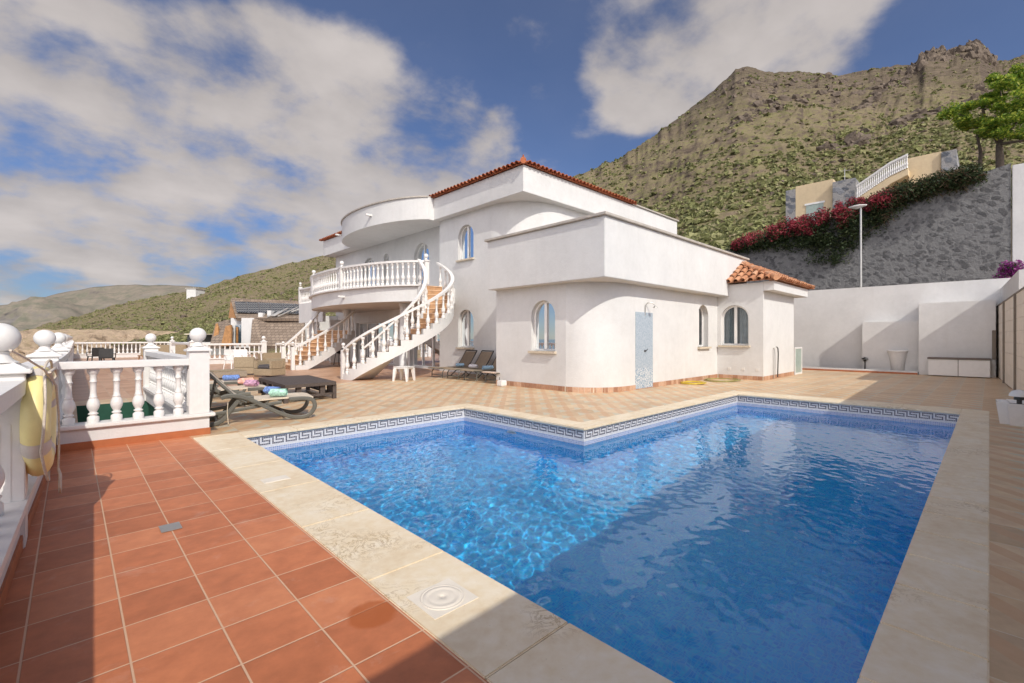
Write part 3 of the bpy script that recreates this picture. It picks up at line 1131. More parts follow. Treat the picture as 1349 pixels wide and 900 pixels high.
# ---- short cross balustrade in front, with its one big pier
t = empty('front_balustrade', (0, 0, 0), 'short white balustrade across the red tiles ending in a fluted ball topped pier', 'balustrade')
MB().box(-.12, 1.405, 7.60, 7.78, 0, .25).build('plinth', M['white'], t)
MB().box(-.12, 1.47, 7.55, 7.83, .25, .30, .008).build('plinth_ledge', M['whitebal'], t)
MB().box(-.14, 1.17, 7.585, 7.795, .97, 1.06, .006).build('top_rail', M['whitebal'], t)
MB().box(-.12, 1.415, 7.585, 7.60, 0, .09).build('skirting', M['skirt_plain'], t)
big = pier_meshes(.235, .86, .1)
pier(t, 1.285, 7.69, .30, big)
for x in (-.02, .2, .42, .635, .85, 1.06):
    child('baluster', baluster_mesh(.67, 18), t, (x, 7.69, .30))
# ---- balustrade along the stairwell and its far pier
rail_run('stairwell_balustrade', 'white balustrade running back from the fluted pier beside the sunken stairwell', 'balustrade',
         [(1.29, 7.98), (1.25, 12.6)], [(1.25, 12.6)])
# stairwell itself: green lined sides, steps going down
sw = MB()
x0, x1, y0, y1 = PIT
for (a, c_) in (((x0, y0), (x1, y0)), ((x1, y0), (x1, y1)), ((x1, y1), (x0, y1)), ((x0, y1), (x0, y0))):
    sw.add([(a[0], a[1], -2), (c_[0], c_[1], -2), (c_[0], c_[1], 0), (a[0], a[1], 0)], [(0, 1, 2, 3)])
t = empty('sunken_stairwell', (0, 0, 0), 'sunken stairwell lined in dark green behind the front balustrade', 'stairwell')
sw.build('lining', M['pvgreen'], t)
MB().box(x0, x1, y0, y1, -2.1, -2).build('bottom', M['rug'], t)
st_ = MB()
for k in range(7):
    st_.box(x0 + .25, x1 - .05, y1 - .28 * (k + 1), y1 - .28 * k, -2, -.75 - .17 * k)
st_.build('steps', M['tread'], t)

# ---- rear balustrades
rail_run('far_balustrade', 'white balustrade closing the far end of the terrace', 'balustrade', [(.1, 41.1), (5.3, 41.1)], [(5.3, 41.1)], seg=8)
rail_run('side_balustrade', 'white balustrade stepping forward from the far end towards the neighbouring roofs', 'balustrade', [(5.3, 40.8), (4.4, 27.7)], [(4.4, 27.7)], seg=8, sp=.25)
rail_run('rear_balustrade', 'white balustrade behind the rattan seats leading to the left staircase', 'balustrade', [(4.65, 27.6), (7.6, 27.5)], [(7.6, 27.5)], seg=8)
rail_run('shaded_balustrade', 'short white balustrade panel under the balcony', 'balustrade', [(8.2, 27.4), (11, 27.2)], [], seg=8)


# ================================================================== VILLA
V = empty('villa', (10, 12, 0), 'large white villa with curved balcony, outside staircases and clay tiled eaves', 'villa')


def vb(b, name, mat, parent=None):
    """link a part of the villa, given in world coordinates"""
    b.v = [(x - 10, y - 12, z) for x, y, z in b.v]
    return b.build(name, mat, parent or V)


def arch(s0, s1, zb, zt, n=14, rise=None):
    w = (s1 - s0) / 2
    rise = w if rise is None else rise
    c_ = (s0 + s1) / 2
    pts = [(s0, zb), (s1, zb)]
    for k in range(n + 1):
        a = math.pi * k / n
        pts.append((c_ + w * math.cos(a), zt - rise + rise * math.sin(a)))
    return pts


def rect(s0, s1, zb, zt):
    return [(s0, zb), (s1, zb), (s1, zt), (s0, zt)]


class Plane:
    """vertical plane: s along d from p0, depth inwards"""
    def __init__(s, x, y, d, inw):
        s.p, s.d, s.i = Vector((x, y, 0)), Vector((d[0], d[1], 0)), Vector((inw[0], inw[1], 0))

    def at(s, u, z, dep=0.):
        v = s.p + s.d * u + s.i * dep
        return (v.x, v.y, z)


def wall(name, pl_, outline, holes, thick=.25, mat=None, parent=None):
    b = MB()
    polys = [[Vector((p[0], p[1], 0)) for p in outline]] + [[Vector((p[0], p[1], 0)) for p in h] for h in holes]
    flat = [p for q in polys for p in q]
    tr = tessellate_polygon(polys)
    for dep in (0, thick):
        b.add([pl_.at(p.x, p.y, dep) for p in flat], [list(t_) for t_ in tr])
    for q in polys:
        n_ = len(q)
        for i in range(n_):
            a, c_ = q[i], q[(i + 1) % n_]
            sm = False
            b.add([pl_.at(a.x, a.y, 0), pl_.at(c_.x, c_.y, 0), pl_.at(c_.x, c_.y, thick), pl_.at(a.x, a.y, thick)], [(0, 1, 2, 3)], sm)
    return vb(b, name, mat or M['white'], parent)


def poly_ring(pl_, outer, inner, d0, d1):
    b = MB()
    n_ = len(outer)
    for dep in (d0, d1):
        for i in range(n_):
            j = (i + 1) % n_
            b.add([pl_.at(*outer[i], dep), pl_.at(*outer[j], dep), pl_.at(*inner[j], dep), pl_.at(*inner[i], dep)], [(0, 1, 2, 3)])
    for q in (outer, inner):
        for i in range(n_):
            j = (i + 1) % n_
            b.add([pl_.at(*q[i], d0), pl_.at(*q[j], d0), pl_.at(*q[j], d1), pl_.at(*q[i], d1)], [(0, 1, 2, 3)])
    return b


def curtain(pl_, s0, s1, z0, z1, dep, amp=.02, wl=.09):
    b = MB()
    n_ = max(6, int((s1 - s0) / (wl / 6)))
    v = []
    for i in range(n_ + 1):
        u = s0 + (s1 - s0) * i / n_
        dd = dep + amp * math.sin(u / wl * 2 * math.pi) + amp * .4 * math.sin(u * 31)
        v += [pl_.at(u, z0, dd), pl_.at(u, z1, dd)]
    b.add(v, [(2 * i, 2 * i + 2, 2 * i + 3, 2 * i + 1) for i in range(n_)], True)
    return b


def window(pl_, s0, s1, zb, zt, arched=True, dep=.17, sill=True, n=14, name='window', cur=((0, .28), (.8, 1)), mull=1, silldown=.06):
    g = .055
    mk = arch if arched else (lambda a, b_, c_, d, n=0: rect(a, b_, c_, d))
    outer = mk(s0, s1, zb, zt, n)
    inner = mk(s0 + g, s1 - g, zb + g, zt - g, n)
    b = poly_ring(pl_, outer, inner, dep, dep + .06)
    # meeting stiles
    for k in range(mull):
        c_ = s0 + (s1 - s0) * (k + 1) / (mull + 1)
        zt2 = zt - g * .5
        for q in ((c_ - .045, c_ + .045),):
            b.add([pl_.at(q[0], zb + g, dep - .012), pl_.at(q[1], zb + g, dep - .012), pl_.at(q[1], zt2, dep - .012), pl_.at(q[0], zt2, dep - .012),
                   pl_.at(q[0], zb + g, dep + .05), pl_.at(q[1], zb + g, dep + .05), pl_.at(q[1], zt2, dep + .05), pl_.at(q[0], zt2, dep + .05)],
                  [(0, 1, 2, 3), (4, 5, 6, 7), (0, 1, 5, 4), (1, 2, 6, 5), (2, 3, 7, 6), (3, 0, 4, 7)])
    w = vb(b, name, M['frame'])
    # panes
    edges = [s0 + g] + [s0 + (s1 - s0) * (k + 1) / (mull + 1) for k in range(mull)] + [s1 - g]
    for a, c_ in zip(edges, edges[1:]):
        clip = []
        cen = (s0 + s1) / 2
        hw = (s1 - s0) / 2 - g
        pts = [(a, zb + g)]
        pts.append((c_, zb + g))
        for k in range(11):
            u = c_ + (a - c_) * k / 10
            top = zt - g if not arched else (zt - (s1 - s0) / 2 + math.sqrt(max(0, hw * hw - (u - cen) ** 2)))
            pts.append((u, top))
        pb = MB()
        pb.add([pl_.at(x, z, dep + .03) for x, z in pts], [list(range(len(pts)))])
        o = pb
        o.v = [(x - 10, y - 12, z) for x, y, z in o.v]
        o.build('pane', M['glass'], w)
    if sill:
        sb = MB()
        ov = .09
        q = [pl_.at(s0 - .05, zb - silldown, -ov), pl_.at(s1 + .05, zb - silldown, -ov), pl_.at(s1 + .05, zb - silldown, dep), pl_.at(s0 - .05, zb - silldown, dep)]
        q2 = [(x, y, zb) for x, y, z in q]
        sb.add(q + q2, [(0, 1, 2, 3), (4, 5, 6, 7), (0, 1, 5, 4), (1, 2, 6, 5), (2, 3, 7, 6), (3, 0, 4, 7)])
        vb(sb, 'sill', M['sill'], None).parent = w
    # curtains and the dim room behind
    L = s1 - s0
    for a, c_ in cur:
        vb(curtain(pl_, s0 + L * a, s0 + L * c_, zb + .02, zt - .02, dep + .22), 'curtain', M['curtain']).parent = w
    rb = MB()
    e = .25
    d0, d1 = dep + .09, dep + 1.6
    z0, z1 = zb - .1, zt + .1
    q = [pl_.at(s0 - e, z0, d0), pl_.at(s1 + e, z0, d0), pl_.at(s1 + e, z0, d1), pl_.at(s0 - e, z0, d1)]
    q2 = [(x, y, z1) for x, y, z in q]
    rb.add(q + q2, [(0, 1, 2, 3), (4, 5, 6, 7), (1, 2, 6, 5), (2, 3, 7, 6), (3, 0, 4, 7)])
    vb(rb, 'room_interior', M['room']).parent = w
    return w


def tiles(name, mat, eave0, eave1, up, nrow, w=.19, ln=.33, clip=None, jit=.008, sub=None):
    """courses of half-round clay tiles on a slope; up is the 3-D direction up the slope"""
    e0, e1 = Vector(eave0), Vector(eave1)
    d = (e1 - e0)
    L = d.length
    d.normalize()
    up = Vector(up).normalized()
    nr = d.cross(up).normalized()
    if nr.z < 0:
        nr = -nr
    n_ = int(L / w)
    b = MB()
    seg = 6
    rnd = random.Random(5)
    for i in range(n_ + 1):
        for j in range(nrow):
            c0 = e0 + d * (i * L / n_) + up * (j * ln - .02)
            cm = c0 + up * ln * .5
            if clip and not clip(cm):
                continue
            o_ = d * rnd.uniform(-jit, jit) + nr * rnd.uniform(-jit, jit) * .6
            v, f = [], []
            for (t0, r_, lift) in ((0, .088, .028), (ln * 1.18, .070, .0)):
                for k in range(seg + 1):
                    a = math.pi * k / seg
                    v.append(c0 + o_ + up * t0 + d * math.cos(a) * r_ + nr * (math.sin(a) * r_ + lift))
            for (t0, r_, lift) in ((0, .074, .028), (ln * 1.18, .058, .0)):
                for k in range(seg + 1):
                    a = math.pi * k / seg
                    v.append(c0 + o_ + up * t0 + d * math.cos(a) * r_ + nr * (math.sin(a) * r_ + lift))
            m_ = seg + 1
            for k in range(seg):
                f.append((k, k + 1, m_ + k + 1, m_ + k))
                if j == 0:
                    f.append((k, 2 * m_ + k, 2 * m_ + k + 1, k + 1))
                    f.append((2 * m_ + k, 3 * m_ + k, 3 * m_ + k + 1, 2 * m_ + k + 1))
            b.add(v, f, False)
            # channel tile between covers
            v2, f2 = [], []
            for t0 in (0.02, ln * 1.1):
                for k in range(5):
                    a = math.pi + math.pi * k / 4
                    v2.append(c0 + o_ + d * w / 2 + up * t0 + d * math.cos(a) * .07 + nr * (math.sin(a) * .05 + .022))
            for k in range(4):
                f2.append((k, k + 1, 6 + k, 5 + k))
            b.add(v2, f2, False)
    return vb(b, name, mat, sub)


def quad_curve(p0, c_, p1, n=18):
    return [((1 - t) ** 2 * p0[0] + 2 * t * (1 - t) * c_[0] + t * t * p1[0], (1 - t) ** 2 * p0[1] + 2 * t * (1 - t) * c_[1] + t * t * p1[1]) for t in [k / n for k in range(n + 1)]]


# ---- single storey wing ------------------------------------------------
BX, BY = 8.93, 6.35
EZ = 2.72
px_ = Plane(BX, 0, (0, 1), (1, 0))          # face towards the terrace, s = y
py_ = Plane(0, BY, (1, 0), (0, 1))          # face towards the pool, s = x
w1 = (7.70, 8.54, 1.0, 2.33)
wall('wing_wall', px_, rect(7.35, 9.72, 0, EZ), [arch(*w1)])
window(px_, *w1, cur=((0, .12), (.85, 1)), dep=.12)
w2 = (14.22, 14.98, 1.06, 2.40)
wall('wing_wall', py_, rect(10.3, 15.7, 0, EZ), [arch(*w2)])
window(py_, *w2, cur=((.0, .4),))
cv = quad_curve((BX, 7.35), (9.14, BY), (10.3, BY))
vb(MB().strip(cv, 0, EZ), 'curved_wing_wall', M['white'])
# return wall at the far end of the wing
vb(MB().box(BX, 11.0, 9.72, 9.95, 0, EZ + .0), 'wing_wall', M['white'])
# parapet box over the wing
vb(MB().box(8.62, 17.3, 5.97, 9.98, EZ, 4.10, .012), 'wing_parapet', M['white'])
vb(MB().box(8.55, 17.38, 5.90, 10.05, 4.10, 4.165, .008), 'parapet_coping', M['greyroof'])
# skirting tiles
sk = MB()
off = .016


def tile_run(path, w=.145):
    P_ = [Vector((p[0], p[1], 0)) for p in path]
    L = [0]
    for a, b_ in zip(P_, P_[1:]):
        L.append(L[-1] + (b_ - a).length)

    def pt(s_):
        s_ = min(max(s_, 0), L[-1])
        for i_ in range(len(P_) - 1):
            if s_ <= L[i_ + 1] + 1e-9:
                return P_[i_].lerp(P_[i_ + 1], (s_ - L[i_]) / max(1e-9, L[i_ + 1] - L[i_]))
        return P_[-1]
    n_ = int(L[-1] / w)
    for k in range(n_):
        a, c_ = pt(L[-1] * k / n_ + .004), pt(L[-1] * (k + 1) / n_ - .004)
        sk.bar([(a.x, a.y, .064), (c_.x, c_.y, .064)], .022, .126)


tile_run([(BX, 9.95), (BX, 7.35)] + list(cv[1:-1]) + [(10.3, BY), (15.68, BY)])
tile_run([(15.7, BY - .05), (15.7, 4.94)])
tile_run([(15.7, 4.93), (18.95, 4.93)])
gsk = MB()
gsk.strip([(BX - .006, 9.95), (BX - .006, 7.35)] + [(x - .006, y - .006) for x, y in cv[1:-1]] + [(10.3, BY - .006), (15.69, BY - .006)], 0, .128, smooth=False)
gsk.strip([(15.694, BY), (15.694, 4.924), (18.95, 4.924)], 0, .128, smooth=False)
vb(gsk, 'skirting_grout', M['sill'])
vb(sk, 'skirting_tiles', M['skirt'])
# shower panel on the wing wall
sp_ = vb(MB().box(10.53, 11.40, BY - .012, BY + .01, .55, 2.02), 'shower_panel', M['shower'])
vb(MB().box(10.53, 11.40, BY - .012, BY + .01, .02, .55), 'shower_panel_speckled', M['showerlow'])
t = empty('shower_arm', (0, 0, 0))
t.parent = sp_
sh = MB().tube([(11.0, BY - .01, 1.93), (11.0, BY - .02, 2.20), (11.03, BY - .06, 2.27), (11.1, BY - .14, 2.28), (11.16, BY - .2, 2.22)], .014, 8)
sh.lathe([(.02, .05), (.03, .03), (.062, 0), (.06, -.01)], (11.17, BY - .21, 2.15), 14)
vb(sh, 'shower_head', M['steel']).parent = sp_
bpy.data.objects.remove(t)
tp = MB().lathe([(.03, -.01), (.03, .01), (.014, .02), (.014, .05)], seg=12)
tp.xf(Matrix.Translation((10.98, BY - .012, 1.0)) @ Matrix.Rotation(R(90), 4, 'X'))
tp.bar([(10.98, BY - .055, 1.0), (11.04, BY - .06, 1.05)], .015, .015)
vb(tp, 'shower_tap', M['metal_dark']).parent = sp_

# ---- annex with the hipped clay roof ----------------------------------
ax = Plane(15.7, 0, (0, 1), (1, 0))
ay = Plane(0, 4.93, (1, 0), (0, 1))
w3 = (5.36, 6.24, 1.10, 2.42)
wall('annex_wall', ax, rect(4.935, BY-.002, 0, 3.1), [arch(*w3)])
window(ax, *w3, cur=((0, .45), (.62, 1)), dep=.12)
wall('annex_wall', ay, rect(15.70, 18.95, 0, 3.1), [], thick=.004)
vb(MB().box(18.72, 18.95, 4.94, 10.0, 0, 3.1), 'annex_wall', M['white'])
vb(MB().box(15.705, 19.5, 4.62, 4.93, 2.83, 3.12, .006), 'annex_eave', M['white'])
vb(MB().box(18.95, 19.5, 4.935, 8, 2.83, 3.12, .006), 'annex_eave', M['white'])
for k in range(3):
    vb(MB().box(15.688, 15.70, 5.05 + k * .43, 5.14 + k * .43, .30, .38), 'wall_vent', M['whitebal'])
# roof slopes
EVZ = 3.16
apx = Vector((16.9, 5.97, 3.92))
cor = Vector((15.52, 4.50, EVZ))
upx = Vector((apx.x - cor.x, 0, apx.z - cor.z))
upy = Vector((0, apx.y - cor.y, apx.z - cor.z))


def in_left(q):
    f_ = (q.x - cor.x) / (apx.x - cor.x)
    return q.y > cor.y + f_ * (apx.y - cor.y) - .02


def in_right(q):
    f_ = (q.y - cor.y) / (apx.y - cor.y)
    return q.x > cor.x + f_ * (apx.x - cor.x) - .02


tiles('annex_roof_slope', M['rooftile'], (cor.x, 5.93, EVZ), (cor.x, cor.y + .05, EVZ), upx, 5, w=.205, clip=in_left, jit=.014)
tiles('annex_roof_slope', M['rooftile'], (cor.x + .1, cor.y, EVZ), (19.7, cor.y, EVZ), upy, 5, w=.205, clip=in_right, jit=.012)
ur = MB()
ur.add([(cor.x, cor.y, EVZ - .02), (19.7, cor.y, EVZ - .02), (19.7, 5.97, apx.z - .02), tuple(apx - Vector((0, 0, .02)))], [(0, 1, 2, 3)])
ur.add([(cor.x, cor.y, EVZ - .02), tuple(apx - Vector((0, 0, .02))), (cor.x, 5.97, EVZ - .02)], [(0, 1, 2)])
ur.add([(19.7, cor.y, EVZ - .02), (19.7, 5.97, EVZ - .02), (19.7, 5.97, apx.z - .02)], [(0, 1, 2)])
vb(ur, 'roof_bedding', M['rooftile'])
rg = MB()
nrg = 7
for k in range(nrg):
    a = cor.lerp(apx, (k - .05) / nrg)
    b_ = cor.lerp(apx, (k + 1.1) / nrg)
    rg.tube([a + Vector((0, 0, .045)), b_ + Vector((0, 0, .02))], [.10, .078], 10, False)
vb(rg, 'hip_ridge_tiles', M['rooftile'])
# chimney-like stone drum behind the annex roof
vb(MB().box(18.2, 19.3, 8.2, 9.2, 2.5, 4.1, .05), 'chimney', M['stone_pale'])

# ---- main two storey body ---------------------------------------------
MX, MY = 10.8, 10.7
BW0 = 11.2
mx = Plane(MX, 0, (0, 1), (1, 0))
u1 = (13.30, 14.24, 4.33, 5.64)
u2 = (13.30, 14.24, .98, 2.42)
wall('main_wall', mx, rect(12.3, 15.481, 0, 6.07), [arch(*u1), arch(*u2)], thick=.28)
window(mx, *u1, dep=.13, cur=((.0, .3), (.75, 1)))
window(mx, *u2, dep=.13, cur=((.0, .3), (.75, 1)))
cv2 = quad_curve((MX, 12.3), (MX + .12, MY), (12.7, MY))
vb(MB().strip(cv2, 0, 6.07), 'curved_main_wall', M['white'])
vb(MB().box(MX + .002, 11.2, 9.96, 12.3, 0, 4.05).box(12.7, 21.4, MY, MY + .25, 3.0, 6.07), 'main_wall', M['white'])
vb(MB().box(MX + .282, BW0 + .3, 15.2, 15.478, 0, 6.07), 'main_wall', M['white'])
# back wall of the two loggias
BW = 11.2
bw = Plane(BW, 0, (0, 1), (1, 0))
d1 = (16.85, 18.05, 3.27, 5.56)
d2 = (21.7, 23.1, 3.27, 5.50)
nk = (20.35, 20.85, 3.9, 5.5)
g1 = (19.9, 23.9, .05, 2.14)
g2 = (16.0, 18.4, .05, 2.35)
d3 = (24.9, 25.6, 3.27, 5.3)
wall('loggia_wall', bw, rect(15.48, 26.3, 0, 6.07), [arch(*d1), arch(*d2), arch(*nk), arch(*d3), rect(*g1), rect(*g2)], thick=.25)
window(bw, *d1, sill=False, name='balcony_door', cur=((0, .45), (.6, 1)))
window(bw, *d2, sill=False, name='balcony_door', cur=((0, .3),))
window(bw, *nk, sill=False, name='niche_window', cur=(), mull=0)
window(bw, *d3, sill=False, name='balcony_door', cur=(), mull=1)
window(bw, *g1, arched=False, sill=False, name='sliding_door', cur=((0, .2), (.45, .6)), mull=3)
window(bw, *g2, arched=False, sill=False, name='sliding_door', cur=((.8, .98),), mull=2)
vb(MB().box(9.6, 11.2, 26.3, 26.55, 0, 2.6).box(11.2, 21, 26.3, 26.55, 0, 6.07), 'end_wall', M['white'])
# a glimpse of a white side door and far garden window under the balcony, on a return wall
vb(MB().box(10.0, 10.9, 24.4, 24.5, .02, 2.3), 'side_panel', M['whitebal'])

# ---- balcony ------------------------------------------------------------
BC, BA, BB = (10.2, 19.4), 2.35, 5.2


def ell(c_, a, b_, y0, y1, n=40):
    pts = []
    for k in range(n + 1):
        y = y0 + (y1 - y0) * (1 - math.cos(math.pi * k / n)) / 2
        q = max(0, 1 - ((y - c_[1]) / b_) ** 2)
        pts.append((c_[0] - a * math.sqrt(q), y))
    return pts


be = ell(BC, BA, BB, 14.45, 24.2)
slab = be + [(11.2, 24.2), (11.2, 15.48), (10.8, 15.48), (10.8, 14.45)]
vb(MB().prism(slab, 2.70, 3.27), 'balcony_slab', M['white'])
ledge = [(x - .05, y) for x, y in be]
lb = MB().bar([(x, y, 3.285) for x, y in be], .26, .05)
vb(lb, 'balcony_ledge', M['whitebal'])
# roof drum over the balcony
RC, RA, RB = (10.9, 19.2), 1.85, 4.0
re_ = ell(RC, RA, RB, 15.45, 23.1)
vb(MB().prism(re_ + [(11.3, 23.1), (11.3, 15.45)], 6.06, 6.93), 'balcony_canopy', M['white'])
vb(MB().prism([(x - .06, y) for x, y in re_] + [(11.3, 23.1), (11.3, 15.45)], 6.93, 6.985), 'canopy_coping', M['greyroof'])
for k, (x, y, z) in enumerate(((8.06, 18.0, 3.0), (9.25, 18.05, 6.5), (9.9, 22.6, 6.5))):
    vb(MB().box(x - .38, x + .2, y - .05, y + .05, z - .035, z + .035), 'rain_spout', M['whitebal'])
for x, y in ((9.46, 16.0), (9.6, 21.5)):
    vb(MB().lathe([(.2, 0), (.2, .12), (.165, .14), (.155, 2.55), (.19, 2.62), (.19, 2.70)], (x, y, 0), 20), 'column', M['white'])

# ---- upper eave with clay tiles ------------------------------------------
EX, EY = 10.50, 10.40
vb(MB().box(EX, 21.0, EY, 15.46, 6.07, 6.93, .01), 'upper_eave', M['white'])
vb(MB().box(17.0, 21.08, EY - .07, 15, 6.93, 6.99, .006), 'parapet_coping', M['greyroof'])
vb(MB().box(10.55, 21, 23.1, 26.75, 6.07, 6.93, .01), 'upper_eave', M['white'])
vb(MB().box(11.3, 21, 15.46, 23.1, 6.07, 6.8, .01), 'flat_roof', M['white'])
tz = 6.95
sl = math.tan(R(13))
tiles('eave_roof_tiles', M['rooftile_red'], (EX - .13, 15.5, tz), (EX - .13, EY - .05, tz), (1, 0, sl), 3,
      w=.2, clip=lambda q: q.y > EY - .13 + (q.x - (EX - .13)))
tiles('eave_roof_tiles', M['rooftile_red'], (EX - .05, EY - .13, tz), (17.0, EY - .13, tz), (0, 1, sl), 3,
      w=.2, clip=lambda q: q.x > EX - .13 + (q.y - (EY - .13)))
tiles('eave_roof_tiles', M['rooftile_red'], (10.42, 26.9, tz), (10.42, 23.1, tz), (1, 0, sl), 3, w=.2)
ub = MB()
ub.add([(EX - .1, EY - .1, tz - .005), (EX - .1, 15.4, tz - .005), (EX + 1.0, 15.4, tz + .25), (EX + 1.0, EY + 1, tz + .25)], [(0, 1, 2, 3)])
ub.add([(EX - .1, EY - .1, tz - .005), (EX + 1.0, EY + 1, tz + .25), (17, EY + 1, tz + .25), (17, EY - .1, tz - .005)], [(0, 1, 2, 3)])
vb(ub, 'tile_bedding', M['rooftile_red'])
hp = MB()
for k in range(3):
    a = Vector((EX - .12 + k * .36, EY - .12 + k * .36, tz + .06 + k * .09))
    hp.tube([a, a + Vector((.42, .42, .08))], [.10, .075], 10, False)
hp.tube([(EX - .06, EY - .06, tz + .1), (EX - .1, EY - .1, tz + .24)], [.04, .02], 8)
vb(hp, 'hip_ridge_tiles', M['rooftile_red'])

# ---- balcony railing (sub-parts are its balusters) --------------------------
br_ = MB().bar([(x, y, 4.17) for x, y in be], .16, .075)
BR = vb(br_, 'balcony_railing', M['whitebal'])


def sub(name, me, x, y, z, parent):
    return child(name, me, parent, (x - 10, y - 12, z))


P3 = [Vector((x, y, 0)) for x, y in be]
pb_pos = [Vector((be[0][0], be[0][1], 0))]
for target in (18.05, 21.6):
    j = min(range(len(be)), key=lambda i: abs(be[i][1] - target))
    pb_pos.append(P3[j])
PB = pier_meshes(.17, .86, .085, False)
for q in pb_pos:
    sub('pier', PB[0], q.x, q.y, 3.31, BR)
    sub('pier_cap', PB[1], q.x, q.y, 3.31, BR)
    sub('ball_finial', PB[2], q.x, q.y, 3.31, BR)
for q in walk(P3, .215, pb_pos, .13)[:58]:
    sub('baluster', baluster_mesh(.825, 12, 1.12), q.x, q.y, 3.31, BR)

# ---- stairs ----------------------------------------------------------------


def ring_pt(c_, r_, a):
    return (c_[0] + r_ * math.cos(a), c_[1] + r_ * math.sin(a))


def staircase(name, c_, rin, rout, a0, a1, ztop, n=18, sgn=1, rails=True, cut=None):
    """curved flight; a in radians, radius may be a function of the angle"""
    fo = rout if callable(rout) else (lambda a: rout)
    fi = rin if callable(rin) else (lambda a: rin)
    b = MB()
    tr = MB()
    rs = MB()
    rise = ztop / n
    for k in range(n):
        t0, t1 = k / n, (k + 1) / n
        A0, A1 = a0 + (a1 - a0) * t0, a0 + (a1 - a0) * t1
        z1 = rise * (k + 1)
        if cut and z1 > cut:
            break
        zb0 = max(0.0, z1 - .46)
        m_ = 3
        for j in range(m_):
            B0, B1 = A0 + (A1 - A0) * j / m_, A0 + (A1 - A0) * (j + 1) / m_
            q = [ring_pt(c_, fi(B0) - .02, B0), ring_pt(c_, fo(B0) + .02, B0), ring_pt(c_, fo(B1) + .02, B1), ring_pt(c_, fi(B1) - .02, B1)]
            zl0 = max(0.0, rise * n * (t0 + (t1 - t0) * j / m_) - .26)
            zl1 = max(0.0, rise * n * (t0 + (t1 - t0) * (j + 1) / m_) - .26)
            zt = z1
            v = [(*q[0], zl0), (*q[1], zl0), (*q[2], zl1), (*q[3], zl1), (*q[0], zt), (*q[1], zt), (*q[2], zt), (*q[3], zt)]
            b.add(v, [(0, 3, 2, 1), (4, 5, 6, 7), (0, 1, 5, 4), (1, 2, 6, 5), (2, 3, 7, 6), (3, 0, 4, 7)])
            q2 = [ring_pt(c_, fi(B0) + .10, B0), ring_pt(c_, fo(B0) - .10, B0), ring_pt(c_, fo(B1) - .10, B1), ring_pt(c_, fi(B1) + .10, B1)]
            v2 = [(x, y, zt + .012) for x, y in q2] + [(x, y, zt - .01) for x, y in q2]
            tr.add(v2, [(0, 1, 2, 3)])
        # riser facing
        o_ = -.012 * (1 if a1 > a0 else -1)
        e = [ring_pt(c_, fi(A0) + .10, A0 + o_), ring_pt(c_, fo(A0) - .10, A0 + o_)]
        rs.add([(*e[0], rise * k + .012), (*e[1], rise * k + .012), (*e[1], z1 - .018), (*e[0], z1 - .018)], [(0, 1, 2, 3)])
        o2 = o_ * 2.2
        e3 = [ring_pt(c_, fi(A0) + .10, A0 + o2), ring_pt(c_, fo(A0) - .10, A0 + o2)]
        tr.add([(*e3[0], z1 - .018), (*e3[1], z1 - .018), (*e3[1], z1 + .012), (*e3[0], z1 + .012)], [(0, 1, 2, 3)])
        tr.add([(*e3[0], z1 - .018), (*e3[1], z1 - .018), (*e[1], z1 - .018), (*e[0], z1 - .018)], [(0, 1, 2, 3)])
        e = e3
        e2 = [ring_pt(c_, fi(A0) + .10, A0), ring_pt(c_, fo(A0) - .10, A0)]
        tr.add([(*e[0], z1 + .012), (*e[1], z1 + .012), (*e2[1], z1 + .012), (*e2[0], z1 + .012)], [(0, 1, 2, 3)])
    S = vb(b, name, M['white'])
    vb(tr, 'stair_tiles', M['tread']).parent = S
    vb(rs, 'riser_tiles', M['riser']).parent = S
    me = baluster_mesh(.74, 12, 1.1)
    for fr, off_, start in ((fo, -.03, 0.0), (fi, .03, .02)):
        pts = []
        for k in range(46):
            t_ = start + (1 - start) * k / 45
            A = a0 + (a1 - a0) * t_
            z = ztop * t_ + .90 + .05
            if cut and z > cut + .95:
                break
            x, y = ring_pt(c_, fr(A) + off_, A)
            pts.append((x, y, z))
        vb(MB().bar(pts, .12, .08), 'handrail', M['whitebal']).parent = S
        nb_ = n if fr is fo else int(n * .72)
        for k in range(nb_):
            t_ = start + (1 - start) * (k + .55) / nb_
            A = a0 + (a1 - a0) * t_
            zz_ = rise * (int(t_ * n) + 1)
            if cut and zz_ > cut:
                break
            x, y = ring_pt(c_, fr(A) + off_, A)
            hh = ztop * t_ + .91 - zz_
            o = sub('baluster', me, x, y, zz_, S)
            o.scale.z = hh / .74
        A = a0 + (a1 - a0) * (start - .015)
        x, y = ring_pt(c_, fr(A) + off_, A)
        nw = pier_meshes(.13, .96, .06, False)
        sub('newel_post', nw[0], x, y, 0, S)
        sub('newel_ball', nw[2], x, y, 0, S)
    return S


staircase('right_staircase', (8.3, 14.45), lambda a: .95 + .35 * math.exp(-(a - R(180)) / R(22)), 1.95, R(180), R(369), 3.27)
# left flight heads under the balcony: a wide gentle curve
staircase('left_staircase', (6.9, 24.4), 2.55, 4.35, R(-92), R(-12), 3.0, n=16, cut=1.72)
# carry the hidden upper part of the left flight
# low wall and rail at the far end of the balcony
vb(MB().box(9.55, 9.7, 24.3, 27.8, 2.2, 3.3), 'side_landing', M['white'])
lr = vb(MB().box(9.53, 9.72, 24.3, 27.8, 4.1, 4.18), 'landing_railing', M['whitebal'])
sub('pier', PMs[0], 9.62, 27.75, 3.3, lr)
sub('ball_finial', PMs[2], 9.62, 27.75, 3.3, lr)
for k in range(14):
    sub('baluster', baluster_mesh(.8, 8), 9.62, 24.6 + k * .22, 3.3, lr)


# ================================================================== HELPERS for measured points
def at(px, py, w):
    v = (FW + (px - 674.5) / FPX * RT) * w
    return Vector((v.x, v.y, EYE + (HZ - py) / FPX * w))


